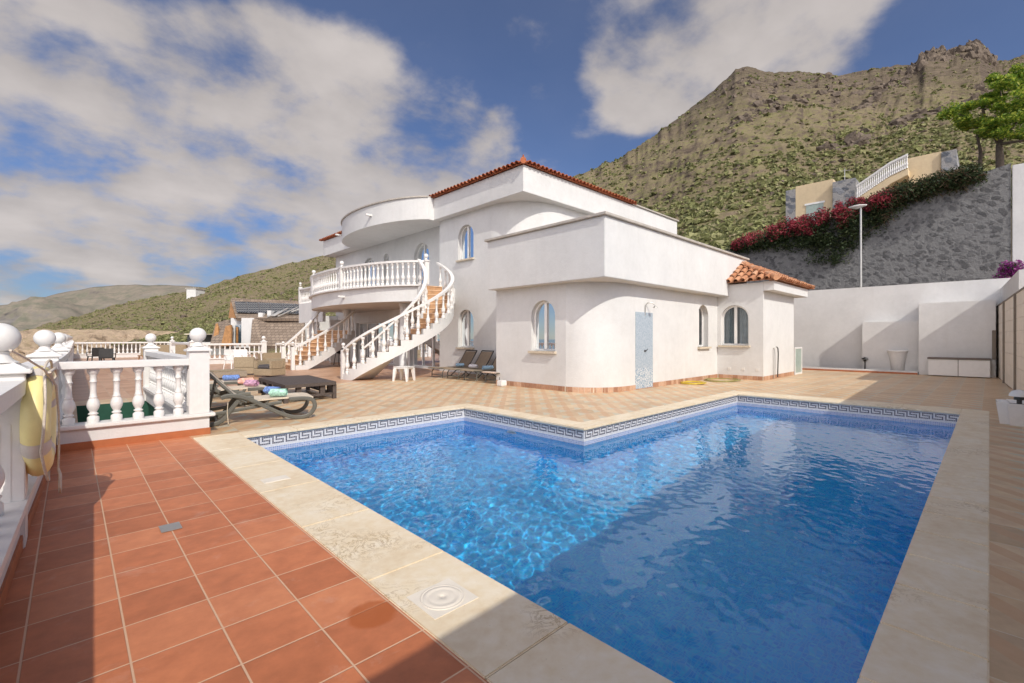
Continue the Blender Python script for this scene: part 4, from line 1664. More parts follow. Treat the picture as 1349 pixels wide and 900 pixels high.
def gp(px, py, z=0.):
    w = (EYE - z) * FPX / (py - HZ)
    v = at(px, py, w)
    return Vector((v.x, v.y, z))


def onx(px, py, x):
    d = FW + (px - 674.5) / FPX * RT
    return at(px, py, x / d.x)


def lerp_tab(tab, x):
    if x <= tab[0][0]:
        return tab[0][1]
    for (a, ya), (b_, yb) in zip(tab, tab[1:]):
        if x <= b_:
            return ya + (yb - ya) * (x - a) / (b_ - a)
    return tab[-1][1]


# ================================================================== BOUNDARY WALLS ON THE RIGHT
GX = 23.4
t = empty('garden_wall', (GX, 0, 0), 'tall white rendered garden wall with two stepped blocks at the back of the terrace', 'wall')


def lb_(b, name, mat, par):
    o = par.location
    b.v = [(x - o.x, y - o.y, z - o.z) for x, y, z in b.v]
    return b.build(name, mat, par)


lb_(MB().prism([(GX, -.6), (GX + .25, -.6), (GX + .25, 14), (GX, 14)], -.2, 3.42), 'wall_body', M['white'], t)
lb_(MB().box(GX - .45, GX, 1.83, 3.55, 0, 1.98, .01), 'low_block', M['white'], t)
lb_(MB().box(GX - 1.0, GX, -.15, 1.80, 0, 2.62, .01), 'high_block', M['white'], t)
t2 = MB().box(GX - 1.1, GX - .95, 1.82, 9, 0, .12, .01)
o = t2.build('planter_kerb', M['white'])
tag(o, 'low white kerb of the planting strip at the foot of the garden wall', 'kerb')
MB().box(GX - 1.12, GX - 1.1, 1.82, 9, 0, .06).build('skirting', M['skirt_plain'], o)
o = MB().box(GX - .95, GX, 1.8, 9, -.1, .07).build('planting_bed', M['soil'])
o['kind'] = 'structure'


def fy_(x):
    return -.16 - (23.7 - x) * .041


t = empty('right_boundary_fence', (0, 0, 0), 'pale panelled boundary fence with dark posts along the right edge of the terrace', 'fence')
pn = MB()
pnl = []
xs = [-3.6 + 3.38 * k for k in range(10)]
for a, c_ in zip(xs, xs[1:]):
    if a > 23.4:
        break
    c2_ = min(c_, 23.4)
    pb_ = MB()
    for k in range(8):
        z0 = .02 + k * .30
        pb_.bar([(a + .05, fy_(a + .05) - .02, z0 + .147), (c2_ - .05, fy_(c2_ - .05) - .02, z0 + .147)], .03, .294)
    pb_.build('fence_panel', M['fence_panel'], t)
    MB().bar([(a - .05, fy_(a), 1.215), (a + .05, fy_(a + .1), 1.215)], .07, 2.43).build('post', M['fence_post'], t)
MB().bar([(-4, fy_(-4) - .02, 2.435), (23.4, fy_(23.4) - .02, 2.435)], .06, .04).build('top_rail', M['fence_post'], t)
t = empty('tall_side_wall', (20, -.8, 0), 'tall white rendered side wall rising behind the far end of the panelled fence', 'wall')
lb_(MB().prism([(17.4, fy_(17.4) - .10), (GX + .25, fy_(23.4) - .10), (GX + .25, fy_(23.4) - .4), (17.4, fy_(17.4) - .4)], 0, 3.08), 'wall_body', M['white'], t)
t = empty('cream_side_wall', (13, -2, 0), 'cream rendered wall set back behind the fence at the right edge', 'wall')
lb_(MB().prism([(8, -2.4), (17.38, -1.7), (17.38, -2.0), (8, -2.7)], 0, 2.95), 'wall_body', M['cream'], t)
o = MB().box(23.0, 23.38, -.14, -.04, 0, .62, .01).build('green_post', M['pvgreen'])
tag(o, 'dark green post at the end of the storage bench', 'post')
o = MB().box(22.35, 22.40, -.155, -.06, .62, 1.6, .01).build('brown_board', M['fence_post'])
tag(o, 'narrow upright brown board in the far corner by the fence', 'board')

# storage bench
t = empty('storage_bench', (22.1, .7, 0), 'long white storage bench with a flat brown lid against the garden wall', 'storage bench')
b = MB().box(21.9, 22.38, -.02, 1.50, .03, .60, .012)
lb_(b, 'body', M['plastic_w'], t)
lb_(MB().box(21.86, 22.39, -.04, 1.53, .60, .66, .012), 'lid', M['bench_lid'], t)
lb_(MB().box(21.892, 21.90, .735, .75, .03, .60), 'panel_joint', M['bench_lid'], t)
# urn
p0 = Vector((22.95, 2.45, .07))
t = empty('plant_urn', p0, 'tall tapering white urn standing in the planting strip', 'urn')
MB().lathe([(.18, 0), (.19, .03), (.24, .45), (.285, .70), (.29, .72)], seg=24).build('body', M['whitebal'], t)
MB().lathe([(.295, .72), (.31, .74), (.31, .80), (.27, .80), (.26, .74)], seg=24).build('rim', M['whitebal'], t)
# garden light
t = empty('garden_light', (22.9, 3.45, .07), 'small black garden light in the planting strip', 'garden light')
MB().lathe([(.02, 0), (.02, .34), (.05, .35), (.05, .40)], seg=10).build('stem', M['dark'], t)
MB().lathe([(.11, .42), (.10, .46), (.02, .50)], seg=14).build('hood', M['dark'], t)
# glazed gas / pump cupboard by the annex
t = empty('glass_screen', (19.35, 4.95, 0), 'low white framed frosted glass screen at the corner of the annex', 'glass screen')
b = MB()
for (a, c_) in ((19.0, 19.06), (19.86, 19.92)):
    b.box(a, c_, 4.90, 4.95, 0, 1.0)
b.box(19.06, 19.86, 4.90, 4.95, 0, .06).box(19.06, 19.86, 4.90, 4.95, .94, 1.0)
lb_(b, 'frame', M['plastic_w'], t)
lb_(MB().box(19.06, 19.86, 4.92, 4.935, .06, .94), 'pane', M['frosted'], t)

# planter with mushroom lamp on the right edge
t = empty('square_planter', (10.75, -.42, 0), 'low rounded pale stone planter with bare soil beside the panelled fence', 'planter')
pb_ = MB()
bm = bmesh.new()
bmesh.ops.create_cube(bm, size=1)
bmesh.ops.scale(bm, vec=(.74, .70, .34), verts=bm.verts)
bmesh.ops.bevel(bm, geom=[e for e in bm.edges if abs(e.verts[0].co.z - e.verts[1].co.z) > .1], offset=.12, segments=4, affect='EDGES')
for v in bm.verts:
    if v.co.z < 0:
        v.co.x *= .88
        v.co.y *= .88
bmesh.ops.translate(bm, vec=(0, 0, .17), verts=bm.verts)
top = [f for f in bm.faces if f.normal.z > .9]
bmesh.ops.inset_region(bm, faces=top, thickness=.05)
bmesh.ops.translate(bm, vec=(0, 0, -.05), verts=list({v for f in top for v in f.verts}))
pb_.frombm(bm)
pb_.build('bowl', M['whitebal'], t)
MB().lathe([(.26, .291), (.01, .295)], seg=16).build('soil', M['soil'], t)
t = empty('mushroom_lamp', (10.55, -.32, .29), 'small lamp with a white domed cap and dark cage standing in the stone planter', 'lamp')
MB().lathe([(.05, 0), (.05, .03), (.03, .04), (.03, .1)], seg=12).build('stem', M['dark'], t)
MB().lathe([(.06, .10), (.06, .16)], seg=12).build('cage', M['metal_dark'], t)
MB().lathe([(.115, .155), (.11, .19), (.08, .235), (.03, .255), (.001, .26)], seg=20).build('cap', M['whitebal'], t)

# hoses and outdoor tap
def coil(name, c_, r0, turns, thick, mat, label, sq=1.):
    pts = []
    rnd = random.Random(len(name) + int(r0 * 100))
    for k in range(int(turns * 26)):
        a = k / 26 * 2 * math.pi
        r_ = r0 * (1 + .16 * math.sin(a * .37 + 1) + .05 * math.sin(2.3 * a))
        pts.append((c_[0] + r_ * math.cos(a) * sq, c_[1] + r_ * math.sin(a), thick + .004 + .012 * (k / 26) * .6))
    o = MB().tube(pts, thick, 6).build(name, mat)
    tag(o, label, 'hose')


coil('garden_hose', gp(913, 505.5)[:2], .30, 4, .012, M['hose_y'], 'coil of bright yellow hose lying on the tiles by the wing wall', 1.2)
coil('garden_hose', gp(951, 501.5)[:2], .44, 3, .012, M['hose_g'], 'loose coil of olive green hose lying at the foot of the annex wall', 1.3)
t = empty('outdoor_tap', (16.6, 4.92, 0), 'thin standpipe with a grey hose hanging on the sunny annex wall', 'tap')
MB().tube([(0, -.03, 0), (0, -.03, 1.0), (.02, -.05, 1.04), (.1, -.08, 1.05)], .012, 7).build('pipe', M['steel'], t)
MB().tube([(.1, -.08, 1.05), (.2, -.09, 1.0), (.27, -.08, .8), (.27, -.07, .4), (.24, -.07, .05)], .018, 7).build('hose', M['metal_dark'], t)

# ================================================================== LIFEBUOY on the sea wall
t = empty('lifebuoy', (wx(4.7) + .165, 4.55, .78), 'yellow lifebuoy with pale bands and a rope hung on the inside of the sea wall', 'lifebuoy', rz=R(-1.8))
b = MB()
Rr, rt = .275, .105
v, f = [], []
NA, NB_ = 48, 16


def tor(A, B, k=1.0):
    cx2 = math.cos(B) * rt * k * .68
    rad = Rr + math.sin(B) * rt * k
    return (cx2, math.cos(A) * rad, math.sin(A) * rad)


for i in range(NA):
    for j in range(NB_):
        v.append(tor(2 * math.pi * i / NA, 2 * math.pi * j / NB_))
for i in range(NA):
    for j in range(NB_):
        f.append((i * NB_ + j, ((i + 1) % NA) * NB_ + j, ((i + 1) % NA) * NB_ + (j + 1) % NB_, i * NB_ + (j + 1) % NB_))
b.add(v, f, True)
b.build('ring', M['yellow'], t)
for q in range(4):
    A0 = math.pi / 4 + q * math.pi / 2 - .13 - .35
    b = MB()
    v, f = [], []
    for i in range(5):
        for j in range(NB_):
            v.append(tor(A0 + .26 * i / 4, 2 * math.pi * j / NB_, 1.03))
    for i in range(4):
        for j in range(NB_):
            f.append((i * NB_ + j, (i + 1) * NB_ + j, (i + 1) * NB_ + (j + 1) % NB_, i * NB_ + (j + 1) % NB_))
    b.add(v, f, True)
    b.build('band', M['band'], t)
rp = MB()
for q in range(4):
    A0 = math.pi / 4 + q * math.pi / 2 - .35
    pts = []
    for k in range(13):
        A = A0 + math.pi / 2 * k / 12
        rad = Rr + rt + .012 + .025 * math.sin(math.pi * k / 12)
        pts.append((.03 + .02 * math.sin(math.pi * k / 12), math.cos(A) * rad, math.sin(A) * rad))
    rp.tube(pts, .008, 6)
rp.build('grab_rope', M['rope'], t)
b = MB().tube([(-.06, -.80, .50), (-.02, -.50, .44), (.04, -.28, .36), (.085, -.08, .24), (.095, .0, .02), (.095, .02, -.2), (.09, .05, -.36)], .0065, 7)
b.tube([(.09, .05, -.36), (.10, .10, -.42), (.10, .09, -.50), (.10, .03, -.53), (.10, -.01, -.47), (.10, .03, -.40), (.09, .05, -.36)], .008, 7)
b.tube([(.06, -.2, .34), (.08, -.1, .36), (.08, -.02, .30), (.07, -.12, .27), (.06, -.2, .34)], .010, 7)
b.build('hanging_rope', M['rope'], t)


# ================================================================== LOUNGERS
def sweep_sides(b, pts, y, r_=.026):
    # smooth the polyline
    P_ = [Vector((p[0], 0, p[1])) for p in pts]
    sm = []
    n_ = len(P_)
    for i in range(n_ - 1):
        p0_, p1, p2_, p3 = P_[max(i - 1, 0)], P_[i], P_[i + 1], P_[min(i + 2, n_ - 1)]
        for k in range(6):
            t_ = k / 6
            sm.append(.5 * ((2 * p1) + (-p0_ + p2_) * t_ + (2 * p0_ - 5 * p1 + 4 * p2_ - p3) * t_ * t_ + (-p0_ + 3 * p1 - 3 * p2_ + p3) * t_ ** 3))
    sm.append(P_[-1])
    # flat moulded bars: deep in the plane of the curve, thinner across
    n_ = len(sm)
    for s_ in (-1, 1):
        v, f = [], []
        for k in range(n_):
            d = (sm[min(k + 1, n_ - 1)] - sm[max(k - 1, 0)]).normalized()
            nr = Vector((-d.z, 0, d.x))
            yy = s_ * y
            for a, c_ in ((-1, -.6), (-.6, -1), (.6, -1), (1, -.6), (1, .6), (.6, 1), (-.6, 1), (-1, .6)):
                q = sm[k] + nr * (a * r_ * 1.15)
                v.append((q.x, yy + c_ * r_ * .75, q.z))
        for k in range(n_ - 1):
            for m_ in range(8):
                f.append((k * 8 + m_, k * 8 + (m_ + 1) % 8, k * 8 + 8 + (m_ + 1) % 8, k * 8 + 8 + m_))
        f += [tuple(range(8)), tuple(range((n_ - 1) * 8, n_ * 8))[::-1]]
        b.add(v, f)


def sheet_along(b, pts, hw, th=.012, n=6):
    v = []
    for x, z in pts:
        v += [(x, -hw, z), (x, hw, z), (x, hw, z - th), (x, -hw, z - th)]
    m_ = len(pts)
    f = []
    for i in range(m_ - 1):
        for k in range(4):
            f.append((i * 4 + k, i * 4 + (k + 1) % 4, i * 4 + 4 + (k + 1) % 4, i * 4 + 4 + k))
    f += [(0, 1, 2, 3), ((m_ - 1) * 4 + 3, (m_ - 1) * 4 + 2, (m_ - 1) * 4 + 1, (m_ - 1) * 4)]
    b.add(v, f)


def lounger_a(label, group):
    t = empty('sun_lounger', (0, 0, 0), label, 'sun lounger', group)
    b = MB()
    sweep_sides(b, [(1.34, .43), (1.2, .455), (1.0, .40), (.76, .26), (.50, .11), (.28, .035), (.10, .06), (.01, .17), (.02, .28), (.12, .335), (.4, .345)], .335, .028)
    sweep_sides(b, [(1.58, .03), (1.42, .035), (1.30, .10), (1.20, .25), (1.08, .38), (.90, .40)], .30, .028)
    sweep_sides(b, [(1.66, .16), (1.3, .20), (.9, .25), (.5, .30)], .29, .022)
    for x, z in ((.06, .30), (.45, .10), (1.40, .05), (1.08, .32), (.72, .30)):
        b.tube([(x, -.31, z), (x, .31, z)], .018, 8)
    b.build('frame', M['lframe'], t)
    b = MB()
    sheet_along(b, [(.02, .355), (.10, .372), (.35, .372), (.7, .365), (.92, .355), (1.02, .35)], .30, .02)
    b.build('seat_sling', M['sling'], t)
    b = MB()
    sheet_along(b, [(1.025, .352), (1.15, .45), (1.36, .68), (1.57, .90)], .30, .022)
    b.build('backrest_sling', M['sling'], t)
    b = MB()
    for s_ in (-1, 1):
        b.tube([(1.0, s_ * .315, .335), (1.17, s_ * .315, .445), (1.60, s_ * .315, .915)], .022, 8)
    b.tube([(1.60, -.315, .915), (1.60, .315, .915)], .022, 8)
    b.tube([(1.4, -.29, .70), (1.5, -.2, .2), (1.5, .2, .2), (1.4, .29, .70)], .014, 6)
    b.build('backrest_frame', M['lframe'], t)
    return t


grpA = 'beige sun loungers beside the fluted pier'
la = lounger_a('beige mesh sun lounger nearest the pool with blue and mint towels', grpA)
lb1 = copy_tree(la)
lb1['label'] = 'beige mesh sun lounger in the middle with orange and pink towels'
lb2 = copy_tree(la)
lb2['label'] = 'beige mesh sun lounger farthest back with a single blue towel'
for o, x, y, a in ((la, 3.03, 8.22, 170), (lb1, 2.92, 10.3, 174), (lb2, 2.86, 12.0, 176)):
    o.location = (x, y, 0)
    o.rotation_euler.z = R(a)
o = MB().tube([(0, 0, 0), (.01, .0, -.15), (-.005, 0, -.34)], .007, 5).build('loose_strap', M['sling'], loc=(1.25, .32, .355))
o.parent = la


def towel(loc, rz, mat, label, L=.25, r_=.074):
    b = MB()
    # spiral roll with visible turns at the ends
    v, f = [], []
    n_ = 60
    for k in range(n_ + 1):
        a = k / n_ * 2 * math.pi * 3.2
        q = .012 + (r_ - .012) * k / n_
        x, z = math.cos(a) * q, math.sin(a) * q
        w_ = L / 2 * (1 - .06 * math.sin(k * .9))
        z *= .82
        x += .006 * math.sin(k * 1.7)
        v += [(x, -w_, z), (x, w_, z)]
    for k in range(n_):
        f.append((2 * k, 2 * k + 1, 2 * k + 3, 2 * k + 2))
    b.add(v, f, True)
    b.lathe([(r_ * .82, -L / 2 + .012), (r_ * .86, 0), (r_ * .82, L / 2 - .012)], seg=16)
    b.v = b.v[:len(v)] + [(x, z, y) for x, y, z in b.v[len(v):]]
    o = b.build('rolled_towel', mat, loc=(loc[0], loc[1], loc[2] + r_))
    o.rotation_euler.z = rz
    for v_ in o.data.vertices:
        q_ = noise.noise_vector(v_.co * 14 + Vector((loc[0] * 3, loc[1] * 3, 0)))
        v_.co += q_ * .012
    tag(o, label, 'towel', 'rolled towels on the sun loungers')
    return o


towel((2.50, 8.56, .372), R(35), M['blue_t'], 'rolled blue towel on the nearest beige lounger')
towel((2.47, 8.14, .372), R(60), M['green_t'], 'rolled mint green towel on the nearest beige lounger')
towel((2.60, 10.22, .372), R(40), M['pink_t'], 'rolled pink patterned towel on the middle beige lounger')
towel((2.62, 10.68, .372), R(75), M['orange_t'], 'rolled orange and pink towel on the middle beige lounger', .28, .08)
towel((2.62, 11.92, .372), R(70), M['blue_t'], 'rolled deep blue towel on the farthest beige lounger', .32)


def lounger_b(label, group, seat=None):
    t = empty('wall_lounger', (0, 0, 0), label, 'sun lounger', group)
    b = MB()
    for s_ in (-1, 1):
        b.tube([(0.02, s_ * .31, .33), (.5, s_ * .31, .30), (1.25, s_ * .31, .30)], .02, 8)
        b.tube([(.16, s_ * .31, .02), (.16, s_ * .31, .20), (.24, s_ * .31, .30)], .017, 8)
        b.tube([(.95, s_ * .30, .01), (1.1, s_ * .30, .12), (1.35, s_ * .30, .32)], .017, 8)
        b.tube([(1.75, s_ * .30, .01), (1.55, s_ * .30, .15), (1.3, s_ * .30, .30)], .017, 8)
    for x, z in ((.02, .33), (1.25, .29), (.16, .1)):
        b.tube([(x, -.30, z), (x, .30, z)], .016, 8)
    b.build('frame', M['lframe'], t)
    b = MB()
    sheet_along(b, [(0.0, .345), (.1, .35), (.6, .325), (1.22, .325)], .315, .025)
    b.build('seat_sling', seat or M['sling_tan'], t)
    b = MB()
    sheet_along(b, [(1.24, .33), (1.42, .56), (1.62, .86)], .295, .02)
    b.build('backrest_sling', M['sling_dark'], t)
    b = MB()
    for s_ in (-1, 1):
        b.tube([(1.23, s_ * .31, .31), (1.42, s_ * .31, .55), (1.65, s_ * .31, .89)], .018, 8)
    b.tube([(1.65, -.31, .89), (1.65, .31, .89)], .02, 8)
    b.build('backrest_frame', M['dark'], t)
    return t


grpB = 'row of brown sun loungers by the house wall'
lw = lounger_b('brown sun lounger with a pale blue towel, nearest the staircase in the wall row', grpB)
names = [('brown sun lounger with a white patterned towel, second from the staircase', 12.12), ('brown sun lounger with a bright blue towel, third from the staircase', 11.22)]
for lab, y in names:
    c_ = copy_tree(lw)
    c_['label'] = lab
    c_.location = (8.83, y, 0)
lw.location = (8.80, 12.98, 0)
l4 = lounger_b('brown sun lounger with a cream and red striped seat, half hidden by the wing corner', grpB, M['stripe_t'])
l4.location = (8.78, 10.12, 0)
towel((9.75, 12.75, .33), R(50), M['sky_t'], 'rolled pale blue towel on the lounger nearest the staircase', .28)
towel((9.62, 11.85, .33), R(20), M['white_t'], 'rolled white patterned towel on the second lounger of the wall row', .3, .075)
towel((9.50, 10.98, .33), R(65), M['sky_t'], 'rolled bright blue towel on the third lounger of the wall row', .34, .075)
o = MB().box(0, .20, 0, .22, 0, .16, .02).build('storage_box', M['plastic_w'], loc=(8.58, 9.33, 0))
tag(o, 'small white box on the tiles at the corner of the wing', 'box')

# white moulded side table by the stairs
t = empty('plastic_side_table', (7.55, 12.75, 0), 'small white moulded plastic side table standing by the curved staircase', 'side table', rz=R(30))
MB().box(-.25, .25, -.25, .25, .42, .45, .012).box(-.235, .235, -.235, .235, .385, .42, .008).build('table_top', M['plastic_w'], t)
lgm = None
for sx in (-1, 1):
    for sy in (-1, 1):
        b = MB()
        v = []
        for z, o_, w_ in ((0, .235, .025), (.39, .195, .05)):
            for ax_, ay_ in ((-1, -1), (1, -1), (1, 1), (-1, 1)):
                v.append((sx * o_ + ax_ * w_, sy * o_ + ay_ * w_, z))
        b.add(v, [(0, 1, 2, 3), (4, 5, 6, 7), (0, 1, 5, 4), (1, 2, 6, 5), (2, 3, 7, 6), (3, 0, 4, 7)])
        b.build('leg', M['plastic_w'], t)

# dark low rattan table
corners = [gp(336, 498, .38), gp(401, 495.6, .38), gp(430, 501.5, .38), gp(397, 506.3, .38)]
t = empty('low_rattan_table', (3.8, 11.4, 0), 'wide low dark brown rattan platform table between the loungers and the house', 'table', rz=0)


def rel(v):
    return (v[0] - 3.8, v[1] - 11.4, v[2])


c4 = [Vector((3.15, 9.95, .38)), Vector((3.3, 12.35, .38)), Vector((4.45, 12.25, .38)), Vector((4.25, 10.05, .38))]
b = MB().prism([(q.x - 3.8, q.y - 11.4) for q in c4], .31, .38)
b.build('table_top', M['brownrattan'], t)
for i in range(4):
    a, c_ = c4[i], c4[(i + 1) % 4]
    b = MB()
    cen = Vector((3.8, 11.4, 0))
    q = a.lerp(Vector((cen.x, cen.y, .38)), .05)
    b.box(q.x - 3.8 - .04, q.x - 3.8 + .04, q.y - 11.4 - .04, q.y - 11.4 + .04, 0, .31)
    b.build('leg', M['brownrattan'], t)
b = MB()
for i in (0, 3, 2):
    a, c_ = c4[i], c4[(i + 1) % 4]
    L = (c_ - a).length
    n_ = int(L / .27)
    for k in range(1, n_):
        q = a.lerp(c_, k / n_).lerp(Vector((3.8, 11.4, .38)), .07)
        if k % 2:
            b.box(q.x - 3.8 - .05, q.x - 3.8 + .05, q.y - 11.4 - .04, q.y - 11.4 + .04, .10, .31)
    b.bar([rel(a.lerp(Vector((3.8, 11.4, .38)), .07) - Vector((0, 0, .27))), rel(c_.lerp(Vector((3.8, 11.4, .38)), .07) - Vector((0, 0, .27)))], .07, .05)
b.build('lattice_apron', M['brownrattan'], t)


def rattan_chair(loc, rz, label, w=1.0, d=.85, hb=.66, mat='rattan'):
    t = empty('rattan_armchair', loc, label, 'armchair', None, rz)
    MB().box(-w / 2, w / 2, -d / 2, d / 2, .05, .28, .015).build('seat_base', M[mat], t)
    MB().box(-w / 2, w / 2, d / 2 - .12, d / 2, .281, hb, .02).build('backrest', M[mat], t)
    for s_ in (-1, 1):
        MB().box(s_ * w / 2 - s_ * .12, s_ * w / 2, -d / 2, d / 2 - .122, .281, .56, .02).build('armrest', M[mat], t)
    MB().box(-w / 2 + .13, w / 2 - .13, -d / 2 + .02, d / 2 - .14, .285, .42, .04).build('cushion', M['cushion'], t)
    return t


q = gp(355, 497)
rattan_chair((q.x + .1, q.y + .3, 0), R(-62), 'square beige rattan armchair with its back to the pool, nearest the low dark table', .80, .62, .62)
q = gp(330, 496)
rattan_chair((q.x + .1, q.y + .9, 0), R(150), 'square beige rattan armchair left of its twin, showing a charcoal seat', .66, .62, .66)
q = gp(304, 500)
t = empty('rattan_footstool', (q.x, q.y + .6, 0), 'wide low beige rattan footstool behind the sun loungers', 'footstool', rz=R(5))
MB().box(-.5, .5, -.42, .42, .04, .25, .02).build('body', M['rattan_grey'], t)
MB().box(-.47, .47, -.39, .39, .251, .275, .01).build('top', M['rattan'], t)
q = gp(357, 480)
rattan_chair((q.x, q.y, 0), R(185), 'beige rattan sofa with a dark cushion in front of the rear balustrade', 1.0, .75, .6)


def plastic_chair(loc, rz, label, mat='plastic_w'):
    t = empty('garden_chair', loc, label, 'chair', 'garden chairs on the far terrace', rz)
    MB().box(-.25, .25, -.24, .24, .41, .44, .01).build('seat', M[mat], t)
    b = MB()
    b.box(-.25, .25, .22, .25, .441, .86, .02)
    b.build('backrest', M[mat], t)
    for sx in (-1, 1):
        for sy in (-1, 1):
            MB().tube([(sx * .22, sy * .21, .41), (sx * .27, sy * .27, 0)], [.03, .02], 6).build('leg', M[mat], t)
        MB().tube([(sx * .26, .23, .64), (sx * .28, 0, .64), (sx * .27, -.22, .62), (sx * .26, -.22, .42)], .018, 6).build('armrest', M[mat], t)
    return t


for px, py, rz, lab in ((308, 488, 20, 'white plastic garden chair to the left of the small white table by the rear balustrade'),
                        (318, 487, 160, 'white plastic garden chair to the right of the small white table by the rear balustrade')):
    q = gp(px, py)
    plastic_chair((q.x, q.y, 0), R(rz), lab)
q = gp(330, 484)
t = empty('garden_table', (q.x, q.y, 0), 'white plastic garden table by the rear balustrade', 'table')
MB().box(-.4, .4, -.4, .4, .68, .72, .01).build('table_top', M['plastic_w'], t)
for sx in (-1, 1):
    for sy in (-1, 1):
        MB().tube([(sx * .34, sy * .34, .68), (sx * .38, sy * .38, 0)], .03, 6).build('leg', M['plastic_w'], t)


def tan_bench(x, y, lab):
    t = empty('garden_bench', (x, y, 0), lab, 'bench', 'tan garden benches at the far end', R(8))
    MB().box(-.62, .62, -.28, .25, .38, .44, .01).build('seat', M['wood'], t)
    MB().box(-.62, .62, -.33, -.285, .42, .98, .02).build('backrest', M['rattan'], t)
    for s_ in (-1, 1):
        MB().tube([(s_ * .55, -.3, .42), (s_ * .25, -.3, 0)], .03, 6).build('leg', M['wood'], t)
        MB().tube([(s_ * .55, .22, .38), (s_ * .58, .24, 0)], .03, 6).build('leg', M['wood'], t)


tan_bench(3.15, 30.6, 'tan high backed garden bench at the far end, left one of the pair')
tan_bench(4.55, 30.2, 'tan high backed garden bench at the far end, right one of the pair')
for k, (x, y, rz, lab, mt) in enumerate(((.9, 31, 200, 'dark garden chair next to the sea wall by the tan benches', 'metal_dark'), (1.2, 28, 170, 'dark garden chair with its back to the sea wall, nearer the camera', 'metal_dark'),
                                         (4.6, 33.5, 20, 'white garden chair behind the pair of tan benches', 'plastic_w'))):
    plastic_chair((x, y, 0), R(rz), lab, mt)

# barbecue under the balcony
q = gp(447, 481)
t = empty('barbecue', (q.x, q.y, 0), 'black kettle barbecue on a stand in the shade under the balcony', 'barbecue')
MB().lathe([(.02, .55), (.2, .6), (.3, .74), (.31, .8), (.28, .92), (.16, 1.0), (.02, 1.02)], seg=18).build('kettle', M['dark'], t)
for k in range(3):
    a = k * 2.1
    MB().tube([(.2 * math.cos(a), .2 * math.sin(a), .62), (.32 * math.cos(a), .32 * math.sin(a), 0)], .016, 6).build('leg', M['metal_dark'], t)
MB().box(-.4, .0, -.35, -.3, .72, .76).build('side_shelf', M['steel'], t)

# ================================================================== RETAINING WALL, CREEPER, LAMP, TREE, BUILDING ABOVE
SX = 28.0
a_, b2_ = onx(1332, 215, SX), onx(975, 325, SX)
t = empty('stone_retaining_wall', (SX, 5, 0), 'huge dark grey stone retaining wall with a sloping top behind the garden wall', 'retaining wall')


def topz(y):
    return a_.z + (b2_.z - a_.z) * (y - a_.y) / (b2_.y - a_.y)


v = []
n_ = 40
b = MB()
ytab = [a_.y + (16 - a_.y) * k / n_ for k in range(n_ + 1)]
pr = [(y, topz(y) + noise.noise(Vector((y * 1.7, 0, 4))) * .14) for y in ytab]
v = [(SX, y, -1) for y, z in pr] + [(SX, y, z) for y, z in pr] + [(SX + .7, y, z) for y, z in pr] + [(SX + .7, y, -1) for y, z in pr]
m_ = n_ + 1
f = []
for k in range(n_):
    for r_ in range(3):
        f.append((r_ * m_ + k, r_ * m_ + k + 1, (r_ + 1) * m_ + k + 1, (r_ + 1) * m_ + k))
f.append((0, m_, 2 * m_, 3 * m_))
b.add(v, f)
lb_(b, 'wall_body', M['stone'], t)
t = empty('rendered_pier', (SX, -2, 0), 'tall pale rendered wall end at the right edge above the fence', 'wall')
lb_(MB().box(SX - .03, SX + .8, -6, a_.y - .03, -1, a_.z - .1, .02), 'wall_body', M['white'], t)

# street lamp
q0, q1 = onx(1134, 372, 26.2), onx(1134, 274, 26.2)
t = empty('street_lamp', (q0.x, q0.y, 0), 'slim pale street lamp with a flat round head in front of the stone wall', 'street lamp')
MB().tube([(0, 0, 0), (0, 0, q1.z)], [.07, .04], 10).build('pole', M['steel'], t)
MB().lathe([(.05, -.02), (.14, .04), (.22, .08), (.22, .11), (.1, .15), (.02, .16)], seg=18).xf(Matrix.Translation((0, .12, q1.z)) @ Matrix.Diagonal((1., 1.6, 1., 1.))).build('lamp_head', M['whitebal'], t)


def leaf_cloud(b, centers, n, spread, size, rnd, flat=0.):
    """n small bent leaf faces scattered round the given (centre, radius) clumps"""
    for _ in range(n):
        c_, r_ = centers[rnd.randrange(len(centers))]
        while True:
            d = Vector((rnd.uniform(-1, 1), rnd.uniform(-1, 1), rnd.uniform(-1, 1)))
            if d.length < 1:
                break
        q = Vector(c_) + Vector((d.x * r_ * spread[0], d.y * r_ * spread[1], d.z * r_ * spread[2]))
        a = Vector((rnd.uniform(-1, 1), rnd.uniform(-1, 1), rnd.uniform(-1, 1) * (1 - flat))).normalized()
        e = a.cross(Vector((rnd.uniform(-1, 1), rnd.uniform(-1, 1), rnd.uniform(-.3, 1)))).normalized()
        s_ = size * rnd.uniform(.6, 1.35)
        b.add([q - a * s_, q - e * s_ * .45, q + a * s_, q + e * s_ * .45], [(0, 1, 2, 3)])


rnd = random.Random(3)
